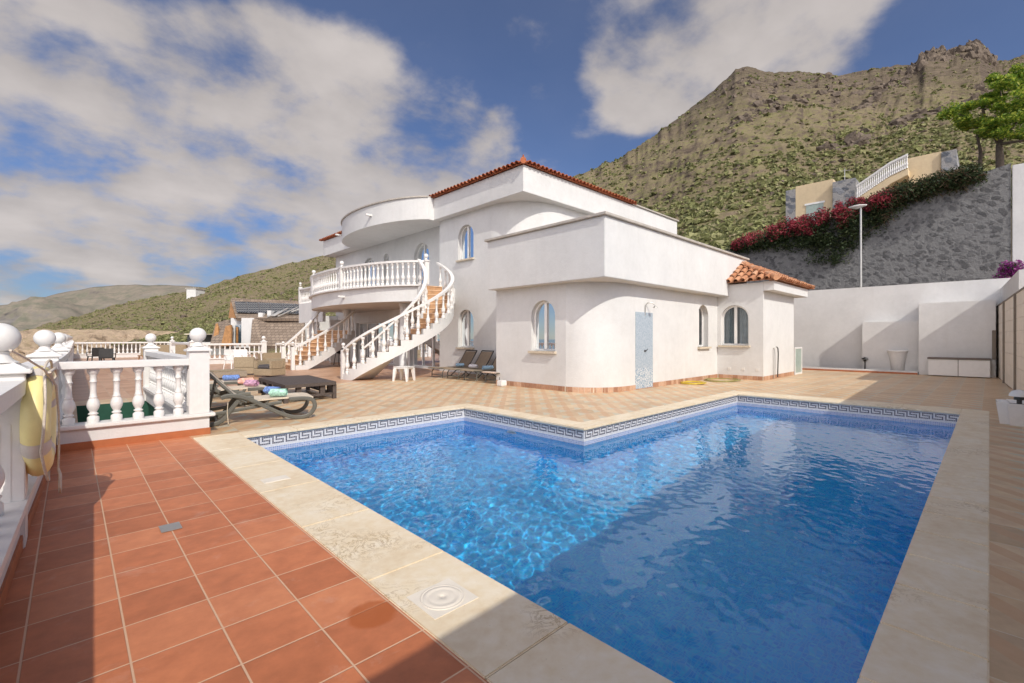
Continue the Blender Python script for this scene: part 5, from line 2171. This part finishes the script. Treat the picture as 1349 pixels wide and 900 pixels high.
# creeper hanging over the stone wall: clumps given by (screen x, how far it hangs)
t = empty('bougainvillea_creeper', (SX, 5, 7), 'crimson bougainvillea spilling over the top of the stone retaining wall', 'creeper')
hang = [(975, .15), (1000, .35), (1030, .6), (1060, 1.3), (1080, 2.1), (1105, 2.3), (1130, 1.8), (1155, .9), (1180, .45), (1210, .3), (1240, .3), (1262, .3)]
rise = [(975, .15), (1020, .3), (1060, .4), (1120, .42), (1180, .35), (1240, .4), (1262, .3)]
gcl, rcl, tcl = [], [], []
for k in range(330):
    px = rnd.uniform(968, 1285)
    ptop = onx(px, 300, SX)
    zt = topz(ptop.y)
    hg = lerp_tab(hang, px)
    rs = lerp_tab(rise, px)
    dz = rnd.uniform(-hg, rs)
    fall = 1 - max(0, -dz) / (hg + .01)
    bulge = .55 * fall + .12
    c_ = Vector((SX - rnd.uniform(0, bulge) + (.4 if dz > .1 else 0), ptop.y + rnd.uniform(-.3, .3), zt + dz))
    r_ = rnd.uniform(.22, .48)
    gcl.append((c_ - t.location, r_))
    if px < 1175 and dz > -hg * .38 and rnd.random() < .62:
        rcl.append((c_ - t.location + Vector((-.16, 0, .1)), r_ * .85))
    if px > 1150:
        tcl.append((c_ - t.location, r_))
b = MB()
leaf_cloud(b, gcl, 30000, (1, 1, 1), .06, rnd)
b.build('foliage', M['leaf_dark'], t)
b = MB()
leaf_cloud(b, rcl, 10500, (1, 1, 1), .055, rnd)
b.build('blossom', M['bract_red'], t)
b = MB()
for c_, r_ in tcl:
    for _ in range(7):
        d = Vector((rnd.uniform(-1, 1), rnd.uniform(-1, 1), rnd.uniform(-1, 1)))
        b.tube([c_ - d * r_, c_ + d * r_ * .3 + Vector((0, 0, .05)), c_ + d * r_], .012, 3, False, False)
b.build('bare_twigs', M['twigs'], t)
# purple creeper at the right edge
q = Vector((25.6, -.72, 3.75))
t = empty('purple_bougainvillea', q, 'small purple bougainvillea showing above the white side wall at the right edge', 'creeper')
pc = [((rnd.uniform(-.5, .5), rnd.uniform(-.75, .45), rnd.uniform(-.5, .45)), .26) for _ in range(30)]
b = MB()
leaf_cloud(b, pc, 3000, (1, 1, 1), .045, rnd)
b.build('blossom', M['bract_purple'], t)
b = MB()
leaf_cloud(b, pc, 1200, (1, 1, .8), .05, rnd)
b.build('foliage', M['leaf_dark'], t)

# tree above the wall
TX = 31.5
base = onx(1318, 222, TX)
t = empty('terrace_tree', base, 'bright green broadleaf tree with spreading tiers above the right end of the stone wall', 'tree')
b = MB()


def rel_t(px, py, dx=0.):
    return onx(px, py, TX + dx) - base


root = Vector((0, 0, -1.2))
fork = rel_t(1316, 190)
b.tube([root, fork * .5, fork], [.17, .14, .11], 8)
b.tube([rel_t(1291, 226, .6), rel_t(1292, 200, .5), rel_t(1286, 172, .3)], [.09, .07, .04], 7)
limbs = [((1316, 190), (1300, 165), (1262, 150)), ((1316, 190), (1305, 170), (1285, 168)), ((1316, 190), (1322, 150), (1318, 118)),
         ((1316, 190), (1340, 160), (1360, 130)), ((1300, 165), (1295, 145), (1300, 132)), ((1322, 150), (1340, 128), (1362, 110)), ((1316, 190), (1350, 185), (1385, 170))]
for i, lm in enumerate(limbs):
    b.tube([rel_t(*q_, (.5 if k else 0) * (1 if i % 2 else -1)) for k, q_ in enumerate(lm)], [.08, .05, .02], 6)
b.build('trunk', M['bark'], t)
cl = []
tiers = [(1262, 146, 20), (1245, 151, 10), (1282, 138, 14), (1275, 158, 16), (1298, 132, 12), (1290, 165, 16), (1270, 170, 9), (1318, 112, 15), (1308, 104, 9), (1330, 104, 16), (1345, 98, 16), (1352, 115, 18),
         (1312, 128, 12), (1330, 140, 18), (1348, 150, 20), (1310, 160, 16), (1330, 175, 16), (1362, 135, 26), (1380, 120, 30), (1350, 180, 14), (1300, 178, 10), (1375, 165, 22), (1390, 95, 22)]
for px, py, r_ in tiers:
    w_ = TX / (FW + (px - 674.5) / FPX * RT).x
    rm = r_ / FPX * w_
    for k in range(max(3, int(r_ / 2.4))):
        dx = rnd.uniform(-1.3, 1.3)
        q_ = rel_t(px + rnd.gauss(0, r_ * .45), py + rnd.gauss(0, r_ * .28), dx)
        cl.append((q_, rm * rnd.uniform(.36, .62)))
b = MB()
leaf_cloud(b, cl, 21000, (1.25, 1.25, .6), .072, rnd, .35)
b.build('crown', M['leaf_tree'], t)

# cream building on the slope, all on one facade plane
CX = 45.0
t = empty('hillside_house', (CX, 8, 12), 'cream house with white balustraded stairs and stone quoins on the slope above the wall', 'house')


def face(px0, py0, px1, py1, x=CX, bottom=None):
    """axis aligned rectangle seen between two screen points on plane x"""
    p_, q_ = onx(px0, py0, x), onx(px1, py1, x)
    return p_.y, q_.y, p_.z, q_.z


ya, yb, z1, z0 = face(1048, 246, 1098, 300)
lb_(MB().box(CX, CX + 4, yb, ya, 9.5, z1, .02), 'left_wing', M['cream'], t)
lb_(MB().box(CX - .05, CX + 3.9, ya, ya + .75, 9.5, z1 - .2, .02), 'stone_quoin', M['stone_pale'], t)
wn_ = onx(1062, 268, CX), onx(1085, 285, CX)
lb_(MB().box(CX - .03, CX + .05, wn_[1].y, wn_[0].y, 10.6, wn_[0].z - .2), 'window', M['frosted'], t)
lb_(MB().box(CX - .06, CX - .03, wn_[1].y - .1, wn_[0].y + .1, wn_[0].z - .2, wn_[0].z - .05), 'window_head', M['frame'], t)
yc = onx(1128, 250, CX).y
lb_(MB().box(CX - .35, CX + 3, yc, yb, 9.5, onx(1110, 239, CX).z, .02), 'stone_bay', M['stone_pale'], t)
yd = onx(1195, 207, CX).y
ye = onx(1240, 200, CX).y
zr = onx(1195, 209, CX).z
lb_(MB().box(CX - .0, CX + 4, ye, yd, 11.0, zr, .02), 'right_wing', M['cream'], t)
lb_(MB().box(CX - .15, CX + 4, ye - .8, ye, 10.5, zr - .1, .02), 'stone_quoin', M['stone_pale'], t)
s0, s1 = onx(1128, 262, CX - 1), onx(1172, 232, CX - 1)
s2 = onx(1196, 221, CX - 1)
b = MB()
b.add([(CX - 1, s0.y, s0.z - 1.2), (CX - 1, s0.y, s0.z), (CX - 1, s1.y, s1.z), (CX - 1, s2.y, s2.z), (CX - 1, s2.y, s2.z - .5), (CX - 1, s1.y, s1.z - .6),
       (CX + .9, s0.y, s0.z - 1.2), (CX + .9, s0.y, s0.z), (CX + .9, s1.y, s1.z), (CX + .9, s2.y, s2.z), (CX + .9, s2.y, s2.z - .5), (CX + .9, s1.y, s1.z - .6)],
      [(0, 1, 2, 5), (5, 2, 3, 4), (1, 7, 8, 2), (2, 8, 9, 3), (4, 3, 9, 10), (5, 4, 10, 11), (0, 5, 11, 6), (0, 6, 7, 1), (6, 11, 8, 7), (11, 10, 9, 8)])
lb_(b, 'outside_stairs', M['cream'], t)
rl = lb_(MB().bar([(CX - 1, s0.y, s0.z + .95), (CX - 1, s1.y, s1.z + .95), (CX - 1, s2.y, s2.z + .95)], .18, .14), 'stair_railing', M['whitebal'], t)
for k in range(26):
    y_ = s0.y + (s2.y - s0.y) * (k + .5) / 26
    z_ = s0.z + (s1.z - s0.z) * (y_ - s0.y) / (s1.y - s0.y) if y_ > s1.y else s1.z + (s2.z - s1.z) * (y_ - s1.y) / (s2.y - s1.y)
    child('baluster', baluster_mesh(.9, 8, 1.3), rl, (CX - 1 - CX, y_ - 8, z_ - 12))
lb_(MB().box(CX + .3, CX + 3, yd, yc, 9.5, onx(1150, 262, CX).z), 'lower_storey', M['cream'], t)
t = empty('roof_antenna', (CX + .5, onx(1111, 240, CX).y, onx(1111, 240, CX).z), 'thin metal antenna on the stone bay of the cream house', 'antenna')
MB().tube([(0, 0, 0), (0, 0, 1.2)], .03, 5).tube([(0, -.4, 1.0), (0, .4, 1.1)], .02, 5).build('mast', M['steel'], t)

# ================================================================== TERRAIN
RIDGE = [(-400, 470), (-60, 452), (10, 446), (35, 437), (60, 427), (100, 417), (125, 411), (150, 402), (200, 392), (235, 386), (262, 381), (300, 368), (350, 355), (400, 343), (435, 333), (560, 300), (660, 265), (740, 238),
         (775, 226), (800, 214), (815, 210), (845, 190), (865, 176), (890, 158), (915, 138), (940, 119), (958, 103), (968, 92), (985, 87), (1000, 92), (1020, 96), (1050, 94), (1080, 96),
         (1105, 100), (1130, 94), (1155, 90), (1178, 86), (1200, 86), (1212, 80), (1218, 70), (1232, 65), (1250, 66), (1268, 60), (1290, 55), (1298, 68), (1312, 80), (1330, 79), (1349, 72), (1500, 60), (1800, 90)]
BASE = [(-400, 474), (10, 462), (60, 458), (200, 452), (300, 448), (400, 446), (560, 440), (740, 400), (850, 360), (960, 335), (1050, 320), (1200, 300), (1349, 270), (1800, 270)]
WF = [(-400, 300), (100, 300), (400, 260), (700, 280), (900, 330), (1349, 380), (1800, 380)]
WN = [(-400, 110), (60, 110), (330, 70), (700, 60), (960, 52), (1349, 46), (1800, 46)]


def terr(px, t_):
    yr, yb_, wf, wn_ = lerp_tab(RIDGE, px), lerp_tab(BASE, px), lerp_tab(WF, px), lerp_tab(WN, px)
    w_ = wn_ * (wf / wn_) ** min(t_, 1.0)
    tt = min(t_, 1.0)
    if px > 740 and tt < 1:
        ys_ = sum(lerp_tab(RIDGE, px + d_) for d_ in (-75, -50, -25, 0, 25, 50, 75)) / 7
        f_ = max(0, tt) ** 3
        yr = ys_ * (1 - f_) + yr * f_
    y_ = yb_ + (yr - yb_) * (tt ** .92)
    p_ = at(px, y_, w_)
    k = math.sin(math.pi * min(1, tt)) ** .6 if 0 < tt < 1 else 0
    s_ = Vector((p_.x * .02, p_.y * .02, 1.7))
    amp = 9.0 * k * (w_ / 300) * (1.0 if px > 760 else .55)
    nz = noise.fractal(s_, 1.0, 2.1, 6) * amp
    if px > 740:
        kb_ = min(1, (px - 740) / 120) * k
        # gullies running down the slope and ledges crossing it
        wv = noise.noise(Vector((px * .006, tt * 2.5, 11))) * 1.2
        g_ = noise.noise(Vector((px * .030 + tt * 1.6 + wv, tt * 1.1, 5)))
        nz -= max(0, .30 - abs(g_)) * 7 * kb_ * (w_ / 330) * min(1, max(.2, (px - 940) / 150))
        g2 = noise.noise(Vector((px * .085 - tt * 3 + wv * 2, tt * 3, 15)))
        nz -= max(0, .2 - abs(g2)) * 3.5 * kb_ * (w_ / 330)
        lv = tt * 9 + noise.noise(Vector((px * .010, tt * 2, 21))) * 2.2
        fr_ = lv - math.floor(lv)
        up_ = min(1, max(0, (tt - .42) / .2))
        nz += (max(0, fr_ - .72) / .28) ** .6 * 3.6 * up_ * kb_ * (w_ / 330) * (.5 + noise.noise(Vector((px * .03, math.floor(lv), 31))))
    nz += noise.fractal(Vector((p_.x * .11, p_.y * .11, p_.z * .11)), .9, 2.1, 4) * 1.1 * k * (w_ / 300) ** .7
    if tt > .9:
        nz += noise.noise(Vector((px * .09, 0, 2))) * 1.6 + noise.noise(Vector((px * .31, 0, 6))) * .9
    p_.z += nz
    if t_ > 1:
        p_.x += FW.x * (t_ - 1) * 300
        p_.y += FW.y * (t_ - 1) * 300
        p_.z -= (t_ - 1) * 90
    return p_


def terr_mesh(name, pxs, ts, mat, fn):
    vs, fs = [], []
    for px in pxs:
        for t_ in ts:
            vs.append(fn(px, t_))
    n_ = len(ts)
    for i in range(len(pxs) - 1):
        for j in range(n_ - 1):
            fs.append((i * n_ + j, (i + 1) * n_ + j, (i + 1) * n_ + j + 1, i * n_ + j + 1))
    o = MB().add(vs, fs, True).build(name, mat)
    o['kind'] = 'structure'
    return o


ts = [-.12 + 1.12 * k / 170 for k in range(171)] + [1.1, 1.5]
ts[0:0] = []
pxs = [-400 + 8 * k for k in range(int(1180 / 8))] + [780 + 2.2 * k for k in range(460)]


def terr0(px, t_):
    if t_ < 0:
        q_ = terr(px, 0)
        d = Vector((q_.x, q_.y, 0)).normalized()
        return q_ + d * (t_ * 100) + Vector((0, 0, t_ * 60))
    return terr(px, t_)


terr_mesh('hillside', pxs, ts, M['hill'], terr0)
# distant mountain
FR = [(-500, 440), (-200, 425), (-60, 413), (0, 402), (30, 398), (60, 392), (90, 385), (120, 379), (150, 376), (200, 375), (235, 376), (262, 378), (300, 384), (360, 398), (500, 420)]


def far_fn(px, t_):
    yr = lerp_tab(FR, px)
    tt = min(t_, 1)
    w_ = 1100 + 900 * tt
    p_ = at(px, 452 + (yr - 452) * tt, w_)
    if 0 < tt:
        p_.z += noise.fractal(Vector((p_.x * .004, p_.y * .004, 2)), 1., 2.1, 7) * 85 * math.sin(math.pi * min(.97, tt)) + noise.noise(Vector((px * .05, 1, 1))) * 4
    if t_ > 1:
        p_ += FW * (t_ - 1) * 900
        p_.z -= (t_ - 1) * 500
    return p_


terr_mesh('distant_mountain', [-500 + 6 * k for k in range(168)], [k / 50 for k in range(51)] + [1.3], M['farhill'], far_fn)
# cut earth bank with the road edge along its top
BT = [(-300, 440), (20, 437), (45, 434), (120, 434), (200, 435), (240, 438), (270, 444), (295, 453), (330, 462)]


def bank_fn(px, t_):
    yt = lerp_tab(BT, px)
    w_ = 92 + 10 * t_ if t_ <= 1 else 102 + (t_ - 1) * 40
    p_ = at(px, 478 + (yt - 478) * min(1, t_), w_)
    s_ = math.sin(math.pi * min(1, max(0, t_)))
    p_ += FW * (noise.fractal(Vector((px * .05, t_ * 3, 3)), 1., 2., 6) * 2.8 * s_)
    p_.z += noise.noise(Vector((px * .06, 3, 1))) * .35 + noise.fractal(Vector((px * .11, t_ * 9, 7)), 1., 2., 4) * .5 * s_
    return p_


terr_mesh('earth_bank', [-300 + 3 * k for k in range(212)], [k / 30 for k in range(31)] + [1.3], M['bank'], bank_fn)
# general ground and sea outside the terrace
sheet('ground', [(24.3, 400, -60, 400), (-.6, 24.3, 41.5, 400)], -2.2, M['ground'])
sheet('sea', [(-3000, -.7, -3000, 4000)], -14, M['sea'])
tw = MB().box(-.75, -.5, -6, 41.5, -15, .1).box(-.5, 24.3, 41.3, 41.5, -3, -.01)
o = tw.build('terrace_foundation', M['white'])
o['kind'] = 'structure'

# scrub on the hillside
rnd = random.Random(21)
ico = bmesh.new()
bmesh.ops.create_icosphere(ico, subdivisions=1, radius=1)
IV = [v.co.copy() for v in ico.verts]
IF = [[v.index for v in f_.verts] for f_ in ico.faces]
ico.free()
sb = MB()
SV, SF = [], []


def bush(c_, r_, h_):
    """a tuft of ragged leaf faces over a small dark heart"""
    for _ in range(9):
        a = rnd.uniform(0, 6.283)
        e = rnd.uniform(.15, 1.35)
        d = Vector((math.cos(a) * math.cos(e), math.sin(a) * math.cos(e), math.sin(e)))
        q_ = c_ + Vector((d.x * r_, d.y * r_, d.z * h_)) * rnd.uniform(.45, .95)
        u = d.orthogonal().normalized()
        u.rotate(Matrix.Rotation(rnd.uniform(0, 6.28), 3, d))
        w2_ = d.cross(u)
        s_ = r_ * rnd.uniform(.35, .62)
        o_ = len(SV)
        SV.extend([tuple(q_ - u * s_ - d * s_ * .3), tuple(q_ - w2_ * s_ * .8 + d * s_ * .2), tuple(q_ + u * s_ - d * s_ * .2), tuple(q_ + w2_ * s_ + d * s_ * .35)])
        SF.append((o_, o_ + 1, o_ + 2, o_ + 3))


cnt = 0
while cnt < 24000:
    px = rnd.uniform(740, 1420) if rnd.random() < .72 else rnd.uniform(20, 470)
    t_ = rnd.random() ** 1.15
    if px > 820 and t_ > .6 and rnd.random() < .7:
        continue
    p_ = terr(px, min(t_, .985))
    dn = noise.fractal(Vector((p_.x * .035, p_.y * .035, p_.z * .03)), 1., 2., 4)
    if dn < rnd.uniform(-.9, .35):
        continue
    w_ = p_.dot(FW)
    if px < 480 and rnd.random() < .5:
        for _k in range(2):
            bush(terr(px + rnd.gauss(0, 12), min(.98, max(0, t_ + rnd.gauss(0, .04)))), rnd.uniform(.25, .5), rnd.uniform(.2, .4))
    r_ = (.62 if px < 480 else 1.) * (.18 + .62 * rnd.random() ** 2.2) * (1 + w_ / 240) * (1.5 if rnd.random() < .08 else 1)
    bush(p_ + Vector((0, 0, -.1)), r_, r_ * .75)
    cnt += 1
# denser growth just above the retaining wall and along the foot of the slope
for _ in range(420):
    px = rnd.uniform(955, 1060)
    p_ = terr(px, rnd.uniform(0, .14))
    bush(p_, rnd.uniform(.35, .8), rnd.uniform(.4, .9))
me = bpy.data.meshes.new('scrub')
me.from_pydata(SV, [], SF)
me.materials.append(M['scrub'])
o = bpy.data.objects.new('hillside_scrub', me)
col.objects.link(o)
o['kind'] = 'stuff'

# small white house on the far slope
q = terr(258, .80)
t = empty('hilltop_hut', q, 'tiny white flat roofed house with antennas alone on the far slope', 'house')
w_ = q.dot(FW)
k = w_ / FPX
MB().box(-9 * k, 9 * k, -6 * k, 6 * k, -4 * k, 9 * k).build('wall', M['white'], t)
MB().box(-10 * k, 10 * k, -7 * k, 7 * k, 9 * k, 10 * k).build('roof', M['greyroof'], t)
MB().tube([(-5 * k, 0, 10 * k), (-5 * k, 0, 18 * k)], .05, 5).tube([(6 * k, 0, 10 * k), (6 * k, 0, 16 * k)], .05, 5).build('antenna', M['steel'], t)
t.rotation_euler.z = YAW

# ================================================================== NEIGHBOURING HOUSE
W0 = 40.0
NH = empty('neighbour_house', at(340, 445, W0), 'neighbouring house with steep brown tiled roofs and solar panels behind the rear balustrade', 'house', rz=YAW - R(90))
# local axes: x = to the right of the picture, y = away, z = up; one unit = one metre
K = W0 / FPX


def nl(px, py, dw=0.):
    s_ = (W0 + dw) / FPX
    return Vector(((px - 674.5) * s_ - (340 - 674.5) * K, dw, (HZ - py) * s_))


def npoly(b, pts, th=.25):
    """slab from screen corners with depth offsets"""
    P_ = [nl(*p_) for p_ in pts]
    nrm = (P_[1] - P_[0]).cross(P_[2] - P_[0]).normalized() * th
    if nrm.y < 0:
        nrm = -nrm
    n_ = len(P_)
    b.add(P_ + [p_ + nrm for p_ in P_], [list(range(n_)), list(range(n_, 2 * n_))] + [(i, (i + 1) % n_, n_ + (i + 1) % n_, n_ + i) for i in range(n_)])


b = MB()
npoly(b, [(304, 396, 3), (396, 400, 3), (402, 420, 0), (311, 419, 0)])
npoly(b, [(304, 396, 3), (396, 400, 3), (398, 416, 7), (302, 414, 7)])
npoly(b, [(333, 417, 0), (355, 417, 1.0), (348, 456, -2.0), (330, 456, -2.0)])
npoly(b, [(355, 416.5, 1), (400, 414, 1), (402, 456, -2.0), (348, 456, -2.0)])
npoly(b, [(284, 425, 2), (303, 421, 2), (306, 430, 0), (302, 456, -1), (276, 456, -1)])
b.build('tiled_roof', M['roof_slate'], NH)
b = MB()
npoly(b, [(301, 419, 1.2), (304, 397, 2.9), (310, 419, .2)], .2)
npoly(b, [(284, 427, 1.0), (288, 440, .8), (286, 456, -.5), (279, 456, -.5)], .2)
npoly(b, [(297, 430, -1.2), (304, 428, -1.2), (304, 456, -1.4), (291, 456, -1.4)], .2)
b.build('wooden_gable', M['wood'], NH)
b = MB()
npoly(b, [(304, 419, .5), (340, 419, .5), (340, 458, .5), (304, 458, .5)], 5)
npoly(b, [(318, 419, -.2), (334, 419, -.2), (336, 430, -.2), (331, 438, -.2), (334, 447, -.2), (331, 458, -.2), (318, 458, -.2)], .6)
npoly(b, [(400, 418, 3), (430, 418, 3), (430, 458, 3), (400, 458, 3)], 3)
b.build('wall', M['white'], NH)
b = MB()
npoly(b, [(310, 428, .38), (317, 428, .38), (317, 452, .38), (310, 452, .38)], .1)
b.build('window', M['glass'], NH)
b = MB()
npoly(b, [(311, 431, .3), (313.5, 431, .3), (313.5, 452, .3), (311, 452, .3)], .05)
b.build('blind', M['wood'], NH)
for k in range(6):
    a0, a1 = 311.5 + k * 15.6, 326 + k * 15.6
    a1 = min(a1, 395)
    b = MB()
    npoly(b, [(a0 - 1.8, 397.2 + k * .6, 2.55), (a1 - 1.8, 397.8 + k * .6, 2.55), (a1 + 1.2, 411.8 + k * .3, .55), (a0 + 1.2, 411.2 + k * .3, .55)], .06)
    b.build('solar_panel', M['solar'], NH)
    b = MB()
    npoly(b, [(a0 - 2.4, 396.8 + k * .6, 2.6), (a0 - 1.4, 396.8 + k * .6, 2.6), (a0 + 1.6, 412 + k * .3, .5), (a0 + .6, 412 + k * .3, .5)], .05)
    b.build('panel_edge', M['steel'], NH)
b = MB()
npoly(b, [(340, 412, .2), (346, 412, .2), (346, 419, .2), (340, 419, .2)], .6)
npoly(b, [(352, 409, .2), (357, 409, .2), (357, 416, .2), (352, 416, .2)], .6)
b.build('chimney', M['white'], NH)
b = MB()
for (a, c_) in (((352, 418), (380, 406)), ((366, 417), (392, 405)), ((384, 411), (400, 405))):
    b.tube([nl(a[0], a[1], 0), nl(c_[0], c_[1], .4)], .06, 5)
npoly(b, [(356, 416, -.1), (368, 409.5, .2), (374, 409.5, .2), (362, 416.5, -.1)], .05)
b.build('panel_rack', M['steel'], NH)
# white outbuilding and purple cloth seen between the balusters
t = empty('white_outbuilding', at(240, 450, 44), 'low white outbuilding with a grey shutter beyond the rear balustrade', 'outbuilding', rz=YAW - R(90))
k = 44 / FPX
MB().box(-20 * k, 38 * k, 0, 3, -2.5, -1.0 * k).build('wall', M['white'], t)
MB().box(-6 * k, 2 * k, -.04, 0, -16 * k, -4 * k).build('shutter', M['steel'], t)
MB().box(-3 * k, 20 * k, 1, 2.6, -1 * k, 9 * k).build('grey_cabin', M['metal_dark'], t)
MB().box(-5 * k, 22 * k, .8, 2.8, 9 * k, 10.5 * k).build('cabin_roof', M['sill'], t)
o = MB().box(-.12, .12, -.03, .03, 0, .7, .02).build('hanging_cloth', M['purple'], loc=at(238, 461, 30) - Vector((0, 0, .3)))
o.rotation_euler.z = YAW - R(90)
tag(o, 'bright purple cloth hanging beyond the rear balustrade', 'cloth')

# dark rock outcrops along the crest and scattered over the slope
rnd = random.Random(77)
rb = MB()
RV, RF = [], []


def rock(c_, r_, sq=.8):
    o_ = len(RV)
    sd = Vector((rnd.uniform(0, 99), rnd.uniform(0, 99), 0))
    for v_ in IV2:
        k_ = 1 + noise.noise(v_ * 1.3 + sd) * .6 + (noise.cell(v_ * 1.9 + sd) - .5) * .35
        q_ = Vector((v_.x * k_ * r_, v_.y * k_ * r_, v_.z * k_ * r_ * sq)) + c_
        RV.append(tuple(q_))
    RF.extend([[a + o_ for a in f_] for f_ in IF2])


ico = bmesh.new()
bmesh.ops.create_icosphere(ico, subdivisions=2, radius=1)
IV2 = [v.co.copy() for v in ico.verts]
IF2 = [[v.index for v in f_.verts] for f_ in ico.faces]
ico.free()
for _ in range(110):   # the castle-like crag on the crest and the cliff under it
    px = rnd.uniform(1196, 1306)
    rock(terr(px, rnd.uniform(.93, 1.0)) + Vector((0, 0, -2.6)), rnd.uniform(1.8, 4.8), 1.5)
for _ in range(150):
    px = rnd.uniform(950, 1180)
    rock(terr(px, rnd.uniform(.82, .99)) + Vector((0, 0, -2.6)), rnd.uniform(2.0, 4.2), 1.0)
for (x0_, x1_, ta, tb, n_) in ((1130, 1200, .74, .93, 110), (1185, 1235, .58, .66, 60), (960, 1040, .72, .84, 50), (1080, 1150, .5, .56, 40), (1240, 1400, .6, .95, 90)):
    for _ in range(n_):
        f_ = rnd.random()
        px = x0_ + (x1_ - x0_) * f_ + rnd.gauss(0, 6)
        t_ = ta + (tb - ta) * f_ + rnd.gauss(0, .018)
        rock(terr(px, min(.99, t_)) + Vector((0, 0, -1.2)), rnd.uniform(1.2, 3.2), .9)
for _ in range(900):
    px = rnd.uniform(760, 1420) if rnd.random() < .75 else rnd.uniform(60, 470)
    rock(terr(px, rnd.random() ** .8 * .97) + Vector((0, 0, -.1)), rnd.uniform(.3, .9), .7)
me = bpy.data.meshes.new('rocks')
me.from_pydata(RV, [], RF)
m = NT('hill_rock')
c = m.ramp(m.noise(.5, 8, .7), [(.25, (.07, .055, .045)), (.5, (.15, .12, .095)), (.75, (.24, .19, .15))])
m.base(c, .95, 0, .1)
m.bump(m.noise(1.2, 7, .7), .9, .5)
me.materials.append(m.m)
o = bpy.data.objects.new('hillside_rocks', me)
col.objects.link(o)
o['kind'] = 'stuff'
